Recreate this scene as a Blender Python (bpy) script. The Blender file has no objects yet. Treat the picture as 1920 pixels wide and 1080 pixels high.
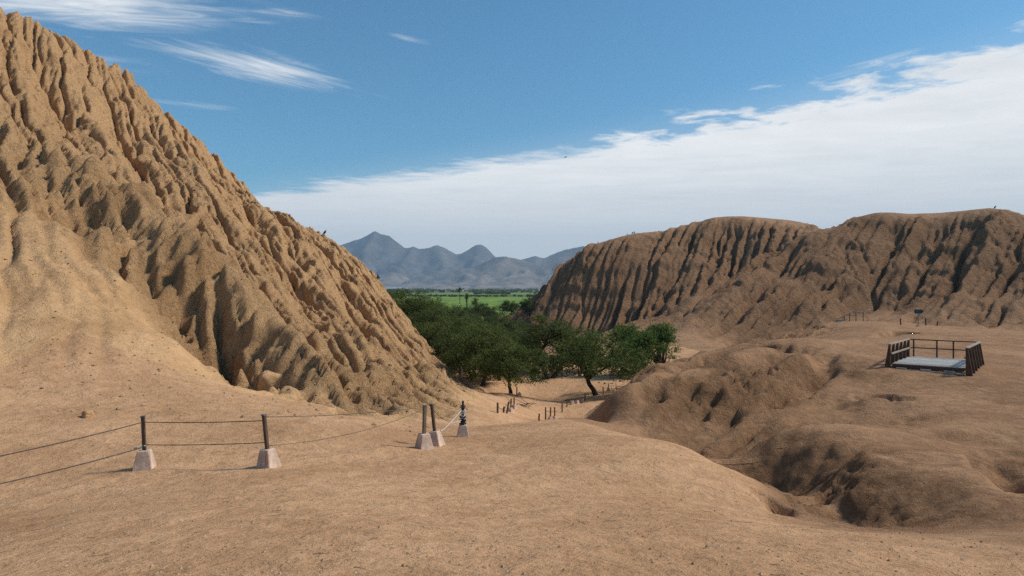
import bpy, bmesh, math, random
import numpy as np
from mathutils import Vector, Matrix, Euler

R = math.radians
scene = bpy.context.scene
COL = scene.collection

# ------------------------------------------------------------------ camera
cam_d = bpy.data.cameras.new('camera')
cam = bpy.data.objects.new('camera', cam_d)
COL.objects.link(cam)
cam.location = (0, 0, 0)
cam.rotation_euler = (R(90), 0, 0)
cam_d.sensor_width = 36.0
cam_d.lens = 24.0
cam_d.clip_start = 0.1
cam_d.clip_end = 60000
scene.camera = cam

# ------------------------------------------------------------------ light
SUN_EL, SUN_AZ = 45.0, 80.0           # azimuth measured clockwise from +Y (towards +X)
sun_d = bpy.data.lights.new('sun', 'SUN')
sun_d.energy = 3.4
sun_d.angle = R(8.0)
sun_d.color = (1.0, 0.93, 0.83)
sun = bpy.data.objects.new('sun', sun_d)
COL.objects.link(sun)
sdir = Vector((math.sin(R(SUN_AZ)) * math.cos(R(SUN_EL)), math.cos(R(SUN_AZ)) * math.cos(R(SUN_EL)), math.sin(R(SUN_EL))))
sun.rotation_euler = (-sdir).to_track_quat('-Z', 'Y').to_euler()

scene.view_settings.view_transform = 'Standard'
scene.view_settings.look = 'None'
scene.view_settings.exposure = 0.18
scene.view_settings.gamma = 1.0
scene.view_settings.use_curve_mapping = False

scene.cycles.use_denoising = False
scene.cycles.sample_clamp_indirect = 2.0
scene.cycles.use_adaptive_sampling = False


class NT:
    """small helper for node trees"""
    def __init__(self, tree):
        self.t = tree; self.n = tree.nodes; self.l = tree.links
        self.n.clear()

    def add(self, typ, ins=None, **props):
        nd = self.n.new(typ)
        for k, v in props.items():
            setattr(nd, k, v)
        for k, v in (ins or {}).items():
            s = nd.inputs[k]
            if hasattr(v, 'is_output') or isinstance(v, bpy.types.NodeSocket):
                self.l.new(v, s)
            else:
                s.default_value = v
        return nd

    def m(self, op, a, b=0.0, c=None, clamp=False):
        nd = self.n.new('ShaderNodeMath'); nd.operation = op; nd.use_clamp = clamp
        for i, v in enumerate((a, b, c)):
            if v is None:
                continue
            if isinstance(v, bpy.types.NodeSocket):
                self.l.new(v, nd.inputs[i])
            else:
                nd.inputs[i].default_value = v
        return nd.outputs[0]

    def ramp(self, f, lo, hi, smooth=True):
        nd = self.n.new('ShaderNodeMapRange')
        nd.interpolation_type = 'SMOOTHSTEP' if smooth else 'LINEAR'
        self.l.new(f, nd.inputs[0])
        nd.inputs[1].default_value = lo; nd.inputs[2].default_value = hi
        return nd.outputs[0]

    def noise(self, vec, scale, detail=4, rough=0.55, dist=0.0):
        nd = self.n.new('ShaderNodeTexNoise')
        if vec is not None:
            self.l.new(vec, nd.inputs['Vector'])
        nd.inputs['Scale'].default_value = scale
        nd.inputs['Detail'].default_value = detail
        nd.inputs['Roughness'].default_value = rough
        nd.inputs['Distortion'].default_value = dist
        return nd.outputs['Fac']

    def mix(self, f, a, b, blend='MIX'):
        nd = self.n.new('ShaderNodeMix'); nd.data_type = 'RGBA'; nd.blend_type = blend
        for s, v in ((nd.inputs[0], f), (nd.inputs[6], a), (nd.inputs[7], b)):
            if isinstance(v, bpy.types.NodeSocket):
                self.l.new(v, s)
            else:
                s.default_value = v if not isinstance(v, tuple) or len(v) == 4 else (*v, 1)
        return nd.outputs[2]

    def mapping(self, vec, scale=(1, 1, 1), rot=(0, 0, 0), loc=(0, 0, 0)):
        nd = self.n.new('ShaderNodeMapping')
        self.l.new(vec, nd.inputs['Vector'])
        nd.inputs['Scale'].default_value = scale
        nd.inputs['Rotation'].default_value = rot
        nd.inputs['Location'].default_value = loc
        return nd.outputs[0]


# ------------------------------------------------------------------ sky: physical sky with a cloud deck and a few cirrus streaks
world = bpy.data.worlds.new('World')
scene.world = world
world.use_nodes = True
w = NT(world.node_tree)
sky = w.add('ShaderNodeTexSky', sky_type='NISHITA')
sky.sun_disc = False
sky.sun_elevation = R(SUN_EL)
sky.sun_rotation = R(SUN_AZ)
sky.altitude = 50
sky.air_density = 1.0
sky.dust_density = 0.6
sky.ozone_density = 2.5
tc = w.add('ShaderNodeTexCoord')
sep = w.add('ShaderNodeSeparateXYZ', {0: tc.outputs['Generated']})
zc = w.m('MAXIMUM', sep.outputs[2], 0.012)
px = w.m('DIVIDE', sep.outputs[0], zc)
py = w.m('DIVIDE', sep.outputs[1], zc)
pl = w.add('ShaderNodeCombineXYZ', {0: px, 1: py, 2: 0.0}).outputs[0]
# edge of the deck: py > 5.1 - .75 px - .15 px^2
edge = w.m('ADD', w.m('SUBTRACT', py, 5.2), w.m('ADD', w.m('MULTIPLY', px, 0.72), w.m('MULTIPLY', w.m('MULTIPLY', px, px), w.m('MULTIPLY', w.ramp(px, -0.2, 0.6), 0.20))))
wob = w.noise(w.mapping(pl, (1.0, 1.4, 1), (0, 0, R(-38))), 0.9, 8, 0.62, 0.6)
wob2 = w.noise(w.mapping(pl, (1.0, 1.2, 1), (0, 0, R(-35))), 4.0, 6, 0.6, 0.3)
e2 = w.m('ADD', edge, w.m('ADD', w.m('MULTIPLY', w.m('SUBTRACT', wob, 0.5), 1.5), w.m('MULTIPLY', w.m('SUBTRACT', wob2, 0.5), 0.9)))
puff = w.m('MULTIPLY', w.m('SUBTRACT', w.noise(pl, 3.2, 7, 0.62, 0.3), 0.46), w.m('MULTIPLY', w.ramp(px, 0.2, 1.2), 3.0))
e2 = w.m('ADD', e2, puff)
deck = w.ramp(e2, -0.25, 0.55)
soft = w.m('MULTIPLY', w.ramp(edge, -1.0, 0.5), 0.15)
deck = w.m('MAXIMUM', deck, soft)


def streak(cx, cy, ang, ln, wd, lo, hi, dens):
    q = w.mapping(pl, (1, 1, 1), (0, 0, 0), (-cx, -cy, 0))
    q = w.mapping(q, (1, 1, 1), (0, 0, R(-ang)))
    s = w.add('ShaderNodeSeparateXYZ', {0: q})
    nz = w.noise(w.mapping(q, (1.0, 4.5, 1), (0, 0, R(7))), 2.2, 7, 0.62, 0.8)
    a = w.m('DIVIDE', s.outputs[0], ln); b = w.m('DIVIDE', s.outputs[1], wd)
    r2 = w.m('ADD', w.m('MULTIPLY', a, a), w.m('MULTIPLY', b, b))
    g = w.m('SUBTRACT', 1.0, w.m('SQRT', r2), clamp=False)
    f = w.m('ADD', g, w.m('MULTIPLY', w.m('SUBTRACT', nz, 0.5), 2.4))
    return w.m('MULTIPLY', w.ramp(f, lo, hi), w.m('MULTIPLY', w.ramp(r2, 2.6, 0.5), dens))


CIR = [(-1.13, 3.12, 48, 0.52, 0.24, -0.1, 1.5, 0.95), (-1.50, 2.43, 8, 0.60, 0.24, -0.2, 1.4, 0.95),
       (-1.72, 3.75, 30, 0.5, 0.10, 0.2, 1.6, 0.4), (-0.80, 2.48, 20, 0.16, 0.04, 0.2, 1.4, 0.6),
       (-0.42, 2.74, 35, 0.16, 0.05, 0.2, 1.4, 0.5), (-1.9, 3.0, 20, 0.8, 0.3, 0.4, 2.0, 0.5),
       (1.65, 3.05, -55, 0.5, 0.2, 0.3, 1.6, 0.6)]
cl = deck
for c in CIR:
    cl = w.m('MAXIMUM', cl, streak(*c))
tone = w.m('ADD', w.m('MULTIPLY', w.noise(w.mapping(pl, (0.5, 1.0, 1), (0, 0, R(-25))), 0.55, 6, 0.6, 0.3), 0.6), w.m('MULTIPLY', w.noise(w.mapping(pl, (0.8, 1.2, 1), (0, 0, R(-30))), 2.2, 6, 0.6, 0.4), 0.4))
toneu = w.add('ShaderNodeMapRange', {0: tone, 1: 0.25, 2: 0.75, 3: 0.0, 4: 1.0}).outputs[0]
ccol = w.mix(toneu, (0.66, 0.69, 0.71), (0.98, 0.98, 0.97))
low = w.ramp(sep.outputs[2], 0.02, 0.22)
ccol = w.mix(low, (0.66, 0.70, 0.725), ccol)
bcol = w.mix(1.0, sky.outputs[0], (0.58, 1.03, 1.14), 'MULTIPLY')
bg1 = w.add('ShaderNodeBackground', {'Color': bcol, 'Strength': 0.094})
bg2 = w.add('ShaderNodeBackground', {'Color': ccol, 'Strength': 1.02})
mixs = w.add('ShaderNodeMixShader', {0: cl, 1: bg1.outputs[0], 2: bg2.outputs[0]})
w.add('ShaderNodeOutputWorld', {'Surface': mixs.outputs[0]})

# ------------------------------------------------------------------ terrain height
F, CU, CV = 1280.0, 960.0, 540.0


def P(u, v, d):
    return ((u - CU) / F * d, d, (CV - v) / F * d)


ridge = [(0, 18, 92), (100, 62, 93), (165, 95, 94), (245, 140, 95), (275, 180, 95), (320, 220, 96), (385, 265, 97), (420, 320, 97),
         (480, 380, 98), (530, 415, 99), (609, 450, 100), (640, 470, 99), (709, 521, 95), (735, 560, 88), (770, 610, 80),
         (810, 665, 73), (835, 697, 68), (880, 730, 62), (920, 745, 58)]
CP = [P(*p) for p in ridge]
for (u, v, d) in ridge[::2]:
    x, y, z = P(u, v, d)
    k = min(1.0, (z + 14) / 16)
    CP.append((x + 1 + 3 * k, y + 5 + 10 * k, max(z - 9 * k - 1.0, -11.5)))
CP += [P(*p) for p in [
    # foreground
    (960, 1080, 4.5), (480, 1080, 4.6), (0, 1080, 5.2), (1480, 1080, 4.7), (1920, 1080, 5.0),
    (270, 880, 13.3), (503, 876, 12.8), (795, 842, 15.6), (868, 820, 19.7), (640, 862, 13.8), (240, 960, 8.7),
    (960, 900, 11.5), (960, 840, 16.5), (960, 970, 7.8), (1200, 900, 11.8), (1300, 960, 8.6),
    # near crest
    (930, 796, 24.5), (1000, 790, 24), (1070, 787, 24.5), (1130, 800, 22.5), (1200, 822, 20), (1320, 855, 16.5), (1400, 893, 14),
    (1460, 940, 11.5), (1480, 975, 10),
    # right foreground
    (1600, 1000, 8.3), (1750, 1000, 7.8), (1900, 1000, 7.4), (1700, 900, 13), (1570, 868, 15.5), (1850, 900, 12.5), (1500, 935, 13),
    (1640, 850, 17), (1640, 830, 19), (1580, 838, 18.8), (1700, 840, 18), (1720, 872, 15), (1760, 830, 19.2), (1530, 985, 9.6), (1850, 850, 17), (1800, 830, 20),
    # second knoll crest
    (1340, 852, 20.5), (1440, 812, 21), (1520, 803, 21.5), (1600, 803, 21.5), (1700, 806, 21), (1790, 808, 20.5), (1900, 790, 22),
    (1650, 770, 26), (1660, 745, 27.5), (1850, 750, 26.5), (1900, 690, 34), (1750, 705, 31), (1740, 740, 28), (1600, 700, 33),
    (1562, 705, 33.5), (1540, 762, 28), (1500, 794, 25.5), (1700, 672, 40), (1860, 672, 39),
    # first knoll
    (1390, 668, 31.5), (1480, 661, 34), (1560, 661, 37), (1450, 695, 31), (1340, 690, 30.8), (1290, 695, 30.4), (1230, 703, 29.7), (1150, 735, 27.8),
    (1075, 787, 26.3), (1250, 770, 27.6), (1200, 812, 25.2), (1350, 780, 27.2), (1330, 838, 24.8), (1440, 760, 27.6), (1520, 705, 32),
    (1240, 682, 44), (1290, 663, 47), (1270, 652, 110),
    (1250, 640, 130), (1310, 640, 128), (1250, 615, 145),
    (1450, 656, 45), (1400, 656, 125),
    # plateau with the sign
    (1722, 613, 75), (1690, 607, 79), (1600, 602, 83), (1560, 607, 80), (1480, 640, 70), (1450, 655, 60), (1600, 643, 55),
    (1700, 640, 52), (1850, 640, 54), (1900, 622, 75), (1800, 612, 80),
    # hill on the right, nearer mass
    (1650, 575, 150), (1750, 590, 135), (1850, 600, 128), (1920, 612, 120), (1640, 560, 153), (1790, 555, 142),
    (1560, 602, 140), (1500, 627, 135), (1430, 652, 131), (1700, 500, 158), (1600, 520, 157), (1500, 560, 150), (1450, 602, 142),
    (1850, 500, 150), (1920, 540, 138), (1640, 400, 180), (1720, 404, 177), (1800, 402, 172), (1860, 392, 168), (1920, 412, 163),
    (1560, 427, 186), (1500, 440, 180), (1440, 485, 172), (1370, 530, 165), (1290, 570, 160), (1210, 605, 157),
    (1620, 440, 171), (1720, 430, 169), (1830, 430, 162),
    # mesa
    (960, 612, 200), (1000, 570, 205), (1040, 520, 209), (1065, 487, 211), (1090, 467, 212), (1140, 453, 212), (1187, 444, 214),
    (1290, 426, 217), (1370, 410, 219), (1480, 413, 228), (1540, 425, 233), (1060, 618, 191), (1150, 620, 184),
    (1187, 449, 230), (1240, 437, 216), (1240, 442, 238), (1290, 432, 240), (1340, 416, 218), (1340, 422, 242), (1400, 415, 240), (1250, 470, 207), (1150, 490, 203), (1350, 455, 208), (1200, 545, 195), (1100, 560, 198),
    # left hill: talus in front
    (0, 350, 38), (0, 480, 30), (0, 600, 25), (0, 700, 21), (0, 800, 16.5), (130, 420, 35), (250, 530, 31), (200, 600, 26.5),
    (350, 640, 27.5), (300, 720, 22), (430, 722, 23.5), (200, 760, 19), (430, 770, 19), (600, 782, 18.5), (700, 803, 17.8),
    # valley behind the talus, spur with the fluted face
    (60, 300, 45), (200, 440, 39), (330, 603, 33), (400, 690, 30), (480, 722, 27.5),
    (150, 305, 47), (270, 382, 42), (370, 457, 37.4), (450, 545, 35.0), (540, 640, 31.5), (575, 690, 28.8),
    (330, 400, 52), (430, 490, 46), (520, 575, 42), (600, 560, 57), (700, 634, 41), (765, 668, 46), (640, 622, 38.5), (640, 690, 33.5), (700, 700, 34.5),
    (640, 770, 22), (720, 795, 20.5), (700, 735, 29), (800, 772, 27), (850, 752, 36), (890, 747, 45),
    # path and valley floor
    (1010, 792, 43), (1032, 788, 50), (1060, 768, 55), (1095, 750, 61), (1131, 741, 64), (975, 760, 52), (958, 740, 63.5),
    (905, 717, 72), (1030, 712, 79), (1080, 730, 70),
]]
CP += [(0, 0, -1.55), (-4, 0, -1.9), (4, 0, -1.65), (-10, 0, -2.9), (10, 0, -2.2), (0, -8, -1.2), (-14, -8, -3), (14, -8, -1.8),
       (-9, 9.2, -3.5), (-16, 8, -3.7), (-26, 6, -1), (-40, 0, 4), (26, 2, -2.6), (34, 14, -4), (40, 30, -4.2), (50, 45, -4.2), (70, 60, -4.6),
       (6.6, 22, -6.3), (6.9, 18.6, -6.0), (6.7, 15.7, -5.3), (5.9, 12.8, -4.5), (3.2, 27.5, -6.4), (12.2, 23.4, -5.0), (9.2, 23, -5.8), (5, 42, -8.4), (3.6, 33, -6.9),
       (7, 50, -9.3), (10, 60, -9.6), (25, 80, -8.8), (18, 66, -8.5), (48, 102, -8.6), (38, 102, -10), (62, 100, -8.0), (80, 96, -6.5), (14, 44, -6.4),
       (150, 170, 12), (190, 165, 6), (235, 200, -6), (112, 215, 15), (135, 215, 13), (120, 262, -2), (200, 260, -10), (110, 110, -4), (150, 130, 2),
       (60, 188, 3.0), (47, 181, -2.8), (35, 173, -7.8), (25, 166, -10.5), (74, 196, 9),
       (30, 258, 8), (70, 270, 14), (100, 268, 15), (40, 296, -8), (100, 312, -6), (4, 236, -12), (-10, 200, -12.5),
       (-86, 92, 47), (-86, 60, 40), (-86, 30, 30), (-86, 0, 20), (-60, 30, 18), (-60, 10, 9), (-60, 60, 26), (-45, 60, 17.5), (-50, 75, 22),
       (1.5, 34, -6.8), (-1, 34, -6.0), (0, 100, -11.4), (-10, 105, -11.6), (15, 100, -10.8), (20, 130, -11.4), (0, 150, -12.4), (-25, 140, -12.5),
       (-84, 125, 20), (-55, 126, 2), (-32, 122, -9.5), (12, 82, -10.2), (21, 84, -9.4), (-60, 160, -12), (-90, 160, -6),
       (-90, 330, -13), (0, 330, -13), (100, 340, -13), (-40, 240, -13), (240, 330, -13), (240, 120, 2), (-2, 75, -10.2), (28, 112, -10.2)]
CP = np.array(CP, float)


def tps_fit(pts, lam=1e-4):
    S = 40.0
    xy = pts[:, :2] / S
    n = len(xy)
    r2 = ((xy[:, None] - xy[None]) ** 2).sum(-1)
    K = 0.5 * r2 * np.log(r2 + 1e-12) + lam * np.eye(n)
    Q = np.hstack([np.ones((n, 1)), xy])
    A = np.block([[K, Q], [Q.T, np.zeros((3, 3))]])
    sol = np.linalg.solve(A, np.concatenate([pts[:, 2], np.zeros(3)]))
    return xy, sol, S


TPS = tps_fit(CP)


def tps_eval(X, Y):
    xy, sol, S = TPS
    x = X.ravel() / S; y = Y.ravel() / S
    out = sol[-3] + sol[-2] * x + sol[-1] * y
    for i in range(0, len(x), 20000):
        a = slice(i, i + 20000)
        r2 = (x[a, None] - xy[None, :, 0]) ** 2 + (y[a, None] - xy[None, :, 1]) ** 2
        out[a] += (0.5 * r2 * np.log(r2 + 1e-12)) @ sol[:-3]
    return out.reshape(X.shape)


def crom(coarse0, step, n, q):
    """Catmull-Rom weights from a coarse axis to positions q"""
    t = (q - coarse0) / step
    i = np.clip(np.floor(t).astype(int), 1, n - 3); f = t - i
    W = np.zeros((len(q), n)); r = np.arange(len(q))
    W[r, i - 1] += -0.5 * f + f * f - 0.5 * f ** 3
    W[r, i] += 1 - 2.5 * f * f + 1.5 * f ** 3
    W[r, i + 1] += 0.5 * f + 2 * f * f - 1.5 * f ** 3
    W[r, i + 2] += -0.5 * f * f + 0.5 * f ** 3
    return W


def base_grid(xs, ys, step):
    cx = np.arange(math.floor(xs[0] / step) - 2, math.ceil(xs[-1] / step) + 4) * step      # one shared lattice
    cy = np.arange(math.floor(ys[0] / step) - 2, math.ceil(ys[-1] / step) + 4) * step
    Hc = tps_eval(*np.meshgrid(cx, cy))
    return crom(cy[0], step, len(cy), ys) @ Hc @ crom(cx[0], step, len(cx), xs).T


_rng = np.random.RandomState(7)
_perm = _rng.permutation(512)
_perm = np.concatenate([_perm, _perm, _perm])
_ga = _rng.rand(512) * 2 * np.pi
_gx, _gy = np.cos(_ga), np.sin(_ga)


def perlin(x, y):
    xi = np.floor(x).astype(np.int32); yi = np.floor(y).astype(np.int32)
    xf = x - xi; yf = y - yi
    u = xf * xf * xf * (xf * (xf * 6 - 15) + 10); v = yf * yf * yf * (yf * (yf * 6 - 15) + 10)

    def g(ix, iy, dx, dy):
        h = _perm[_perm[ix & 511] + (iy & 511)]
        return _gx[h] * dx + _gy[h] * dy
    a = g(xi, yi, xf, yf); b = g(xi + 1, yi, xf - 1, yf)
    c = g(xi, yi + 1, xf, yf - 1); d = g(xi + 1, yi + 1, xf - 1, yf - 1)
    return (a + u * (b - a) + v * ((c + u * (d - c)) - (a + u * (b - a)))) * 1.5


def fbm(x, y, octv=4, gain=0.5, ridged=False):
    s = 0; a = 1.0; n = 0
    for o in range(octv):
        p = perlin(x * 2 ** o + 17.3 * o, y * 2 ** o - 9.1 * o)
        if ridged:
            p = 1 - 2 * np.abs(p)
        s = s + a * p; n += a; a *= gain
    return s / n


def sm(x, a, b):
    t = np.clip((x - a) / (b - a), 0, 1)
    return t * t * (3 - 2 * t)


def blob(X, Y, cx, cy, rx, ry, ang=0):
    c, s = math.cos(R(ang)), math.sin(R(ang))
    a = ((X - cx) * c + (Y - cy) * s) / rx; b = (-(X - cx) * s + (Y - cy) * c) / ry
    return np.exp(-(a * a + b * b))


def local_top(B, k):
    """highest base ground within k cells, per cell"""
    M = B
    for ax in (0, 1):
        acc = M.copy()
        for sh in range(1, k + 1):
            acc = np.maximum(acc, np.maximum(np.roll(M, sh, ax), np.roll(M, -sh, ax)))
        M = acc
    return M


def rugged(X, Y, B, slope):
    """0 on dust and walked ground, 1 on bare weathered faces"""
    left = sm(-X - 2.0 - 0.35 * np.maximum(26 - Y, 0), -1, 4) * sm(Y, 20, 27)
    far = sm(Y, 108, 124) * (X > -14)
    r = np.clip((slope - 0.10) / 0.40, 0, 1)
    rl = np.clip((slope + 0.02) / 0.22, 0, 1)
    out = np.maximum(np.maximum(rl * left, r * far), 0.95 * r * sm(X, 4.6, 6.2) * sm(Y, 9.5, 12.5))
    t = sm((Y - 24) - 0.60 * (-X - 10), 0.5, 4.5)      # smooth talus fan in front of the left hill
    out = out * np.where(X < -6, np.maximum(t, 0.10 + 0.38 * sm(B, -2.0, 4.0)), 1.0)
    return out


def detail(X, Y, B, slope, fine=True):
    rg = rugged(X, Y, B, slope)
    k = np.clip(Y / 60.0, 0.35, 3.2)                       # bigger forms on the big far hill
    kk = np.where((X > 5) & (Y > 100), 2.4, 1.0)
    wx = 0.75 * perlin(X / 5.0, Y / 5.0 + 40); wy = 0.75 * perlin(X / 5.0 + 80, Y / 5.0)
    # fall-line aligned flutes: left hill runs down towards +x,-y ; right hill towards -x,-y
    def flutes(ang, wl, ln, ox=0.0):
        c, s = math.cos(R(ang)), math.sin(R(ang))
        a = (X + wx) * c + (Y + wy) * s; b = -(X + wx) * s + (Y + wy) * c
        return 1 - 2 * np.abs(perlin(a / ln + ox, b / wl + 3 * ox))
    def chan(ang, wl, ln, ox, wdt):
        c, s = math.cos(R(ang)), math.sin(R(ang))
        a = (X + 0.6 * wx) * c + (Y + 0.6 * wy) * s; b = -(X + 0.6 * wx) * s + (Y + 0.6 * wy) * c
        return -np.clip(1 - np.abs(perlin(a / ln + ox, b / wl - 2 * ox)) / wdt, 0, 1)
    L = np.where(X < 5, sm(Y, 110, 125) * 0 + 1.0, 0.0) * (Y < 126)
    va_ = 0.55 + 0.9 * sm(fbm(X / (10 * kk) + 71, Y / (10 * kk) + 19, 2), -0.4, 0.4)
    fl = -0.5 * flutes(-50, 4.8, 44) - 0.5 * va_ * flutes(-52, 1.9, 26, 5.2) + 0.34 * chan(-53, 0.75, 12, 8.2, 0.22) - 0.42 * flutes(-54, 0.9, 14.0, 9.1) + 0.55 * chan(-51, 3.6, 40, 1.3, 0.14) + 0.45 * chan(-54, 1.5, 20, 6.6, 0.18)
    fmesa = -1.3 * flutes(60, 7.0, 90, 2.2) - 1.2 * flutes(62, 3.2, 50, 7.7) - 0.75 * flutes(64, 1.6, 26, 4.1) + 0.9 * chan(61, 5.0, 80, 1.9, 0.16)
    fnear = -1.4 * flutes(40, 8.5, 90, 2.9) - 1.2 * flutes(43, 3.6, 50, 6.7) - 0.7 * flutes(45, 1.7, 24, 8.1) + 0.8 * chan(42, 5.5, 80, 5.9, 0.16)
    bm_ = sm(Y - 0.35 * (X - 30), 168, 182)
    fmound = -0.42 * flutes(46, 2.2, 16, 1.2) - 0.28 * flutes(50, 0.9, 9, 3.4) + 0.22 * chan(48, 1.8, 14, 4.4, 0.16)
    fr = np.where(Y > 105, va_ * (bm_ * fmesa + (1 - bm_) * fnear), fmound * (0.22 + 0.78 * sm(Y, 17, 27)))
    st = (B + 1.6 * fbm(X / 6.0, Y / 6.0 + 77, 3)) / (2.3 * kk)          # ledges of the old brick courses
    stf = st - np.floor(st)
    ledge = (sm(stf, 0.0, 0.13) - stf) * 0.65 * kk * (0.5 + fbm(X / 8.0 + 50, Y / 8.0, 2))
    h = rg * ledge * np.where(X > 4, 0.3 + 0.7 * sm(Y, 17, 27), 1.0) + rg * (L * fl * 0.75 + (1 - L) * fr)
    h += rg * kk * (0.55 * np.where(X > 4, 0.25 + 0.75 * sm(Y, 17, 27), 1.0) * fbm(X / (9 * kk), Y / (9 * kk) + 5, 3) + 0.18 * fbm(X / (2.6 * kk) + 9, Y / (2.6 * kk), 4, 0.6))
    # lumps, hollows on gentle ground
    gentle = (1 - rg)
    h += gentle * (0.10 * fbm(X / 4.0 + 3, Y / 4.0, 3) * sm(Y, 4, 14) + 0.028 * fbm(X / 0.8, Y / 0.8, 3, 0.55) + 0.35 * fbm(X / 9.0, Y / 9.0 + 31, 2) * sm(Y, 24, 40))
    if fine:
        h += (0.012 + 0.09 * rg) * fbm(X / 0.5, Y / 0.5, 3, 0.6)
    return h, rg


def carve(X, Y, H):
    """gashes, scarps and hollows that the mounds show"""
    def gash(pts, wd, dp, H, core=0.5):
        d = np.full(X.shape, 1e9); tt = np.zeros(X.shape)
        n = len(pts) - 1
        wob = 0.35 * wd * fbm(X / (wd * 1.4), Y / (wd * 1.4), 3)
        for i in range(n):
            (ax, ay), (bx, by) = pts[i], pts[i + 1]
            vx, vy = bx - ax, by - ay
            t = np.clip(((X - ax) * vx + (Y - ay) * vy) / (vx * vx + vy * vy), 0, 1)
            dd = np.hypot(X - ax - t * vx, Y - ay - t * vy)
            m = dd < d
            d = np.where(m, dd, d); tt = np.where(m, (i + t) / n, tt)
        prof = sm(d + wob, wd, core * wd) * np.sin(np.clip(tt, 0.02, 0.98) * np.pi) ** 0.5
        return H - (dp * 0.75 if core == 0.5 else dp) * prof
    xy = lambda u, v, d: P(u, v, d)[:2]
    H = gash([xy(1855, 842, 17.5), xy(1885, 880, 14.5), xy(1935, 935, 12)], 0.75, 1.0, H)
    H = gash([xy(1905, 830, 18), xy(1960, 870, 15)], 1.0, 0.8, H)
    H = gash([xy(1590, 872, 15), xy(1530, 905, 13.6), xy(1475, 935, 12.6)], 0.22, 0.32, H)
    H = gash([xy(1560, 915, 12.8), xy(1530, 945, 11.9)], 0.22, 0.3, H)
    H = gash([xy(1620, 772, 28.5), xy(1655, 776, 28), xy(1700, 782, 27)], 0.5, 0.55, H)
    H = gash([xy(1700, 805, 24.2), xy(1780, 803, 24.4)], 0.35, 0.3, H)
    H = gash([xy(1425, 925, 12.1), xy(1455, 945, 11.3), xy(1470, 962, 10.6)], 0.25, 0.35, H)
    H = gash([xy(1560, 692, 41), xy(1540, 740, 35), xy(1505, 790, 29.5)], 1.0, 0.7, H, 0.15)
    H = gash([xy(1660, 632, 60), xy(1690, 622, 66), xy(1720, 628, 62)], 1.3, 0.9, H)
    H = gash([xy(1610, 655, 48), xy(1650, 652, 49.5)], 0.8, 0.6, H)
    H = gash([xy(1760, 648, 50), xy(1800, 642, 52)], 0.8, 0.6, H)
    H = gash([xy(1240, 690, 45), xy(1310, 672, 49)], 0.7, 0.8, H)
    # left hill: the spur with its fluted face, a ledge farther along, and the main gullies
    off = lambda pts, dy, dx=0.0: [(x + dx, y + dy) for x, y in pts]
    sp = [xy(60, 250, 50), xy(150, 305, 47), xy(270, 382, 42), xy(370, 457, 37.6), xy(450, 545, 35.2), xy(540, 640, 31.8), xy(590, 720, 28)]
    H = gash(sp, 3.4, -1.1, H, 0.15); H = gash(off(sp, -3.4, -0.6), 2.8, 0.75, H, 0.15); H = gash(off(sp, 5.5, 0.5), 3.6, 1.3, H, 0.15)
    fc = off(sp, -2.3, -0.4)
    band = H - gash(fc, 3.6, 1.0, H, 0.15)                     # rain flutes straight down the spur's face
    c_, s_ = math.cos(R(66)), math.sin(R(66))
    wq = 0.5 * perlin(X / 2.0, Y / 2.0 + 9)
    fa = (X * c_ + Y * s_); fb = (-X * s_ + Y * c_) + wq
    H = H + band * (0.8 * (2 * np.abs(perlin(fa / 14, fb / 1.7)) - 0.4) + 0.4 * (2 * np.abs(perlin(fa / 9 + 4, fb / 0.8)) - 0.4))
    ld = [xy(620, 610, 38.5), xy(700, 632, 41), xy(765, 668, 46), xy(830, 708, 52)]
    H = gash(ld, 2.2, -1.2, H, 0.15); H = gash(off(ld, -2.6, -0.4), 2.2, 1.0, H, 0.15)
    H = gash([xy(190, 140, 88), xy(240, 260, 74), xy(300, 360, 60), xy(350, 430, 50)], 3.0, 1.9, H, 0.15)
    H = gash([xy(385, 300, 90), xy(470, 430, 75), xy(560, 560, 58), xy(640, 650, 44)], 2.6, 1.5, H, 0.15)
    H = gash([xy(560, 450, 93), xy(640, 560, 74), xy(720, 660, 55), xy(780, 730, 38)], 2.4, 1.3, H, 0.15)
    H = gash([xy(60, 120, 85), xy(120, 220, 70), xy(180, 320, 56)], 2.6, 1.6, H, 0.15)
    H = gash([xy(480, 400, 92), xy(540, 500, 78), xy(600, 600, 52)], 1.8, 1.1, H, 0.15)
    H = gash([xy(290, 215, 90), xy(350, 330, 78), xy(420, 440, 62)], 2.0, -1.2, H, 0.15)
    # short slumps across the first knoll's shaded face
    rr = random.Random(5)
    for i in range(26):
        u = rr.uniform(1150, 1480); v = rr.uniform(715, 810)
        d = 44 - (v - 690) * 0.135
        a = xy(u, v, d); b = xy(u - rr.uniform(8, 30), v + rr.uniform(4, 16), d - 0.8)
        H = gash([a, b], rr.uniform(0.14, 0.3), rr.uniform(0.15, 0.35), H)
    return H


def blur(A, k=1):
    for _ in range(k):
        B = A.copy()
        B[1:-1] = (A[:-2] + 2 * A[1:-1] + A[2:]) / 4
        C = B.copy()
        C[:, 1:-1] = (B[:, :-2] + 2 * B[:, 1:-1] + B[:, 2:]) / 4
        A = C
    return A


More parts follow.
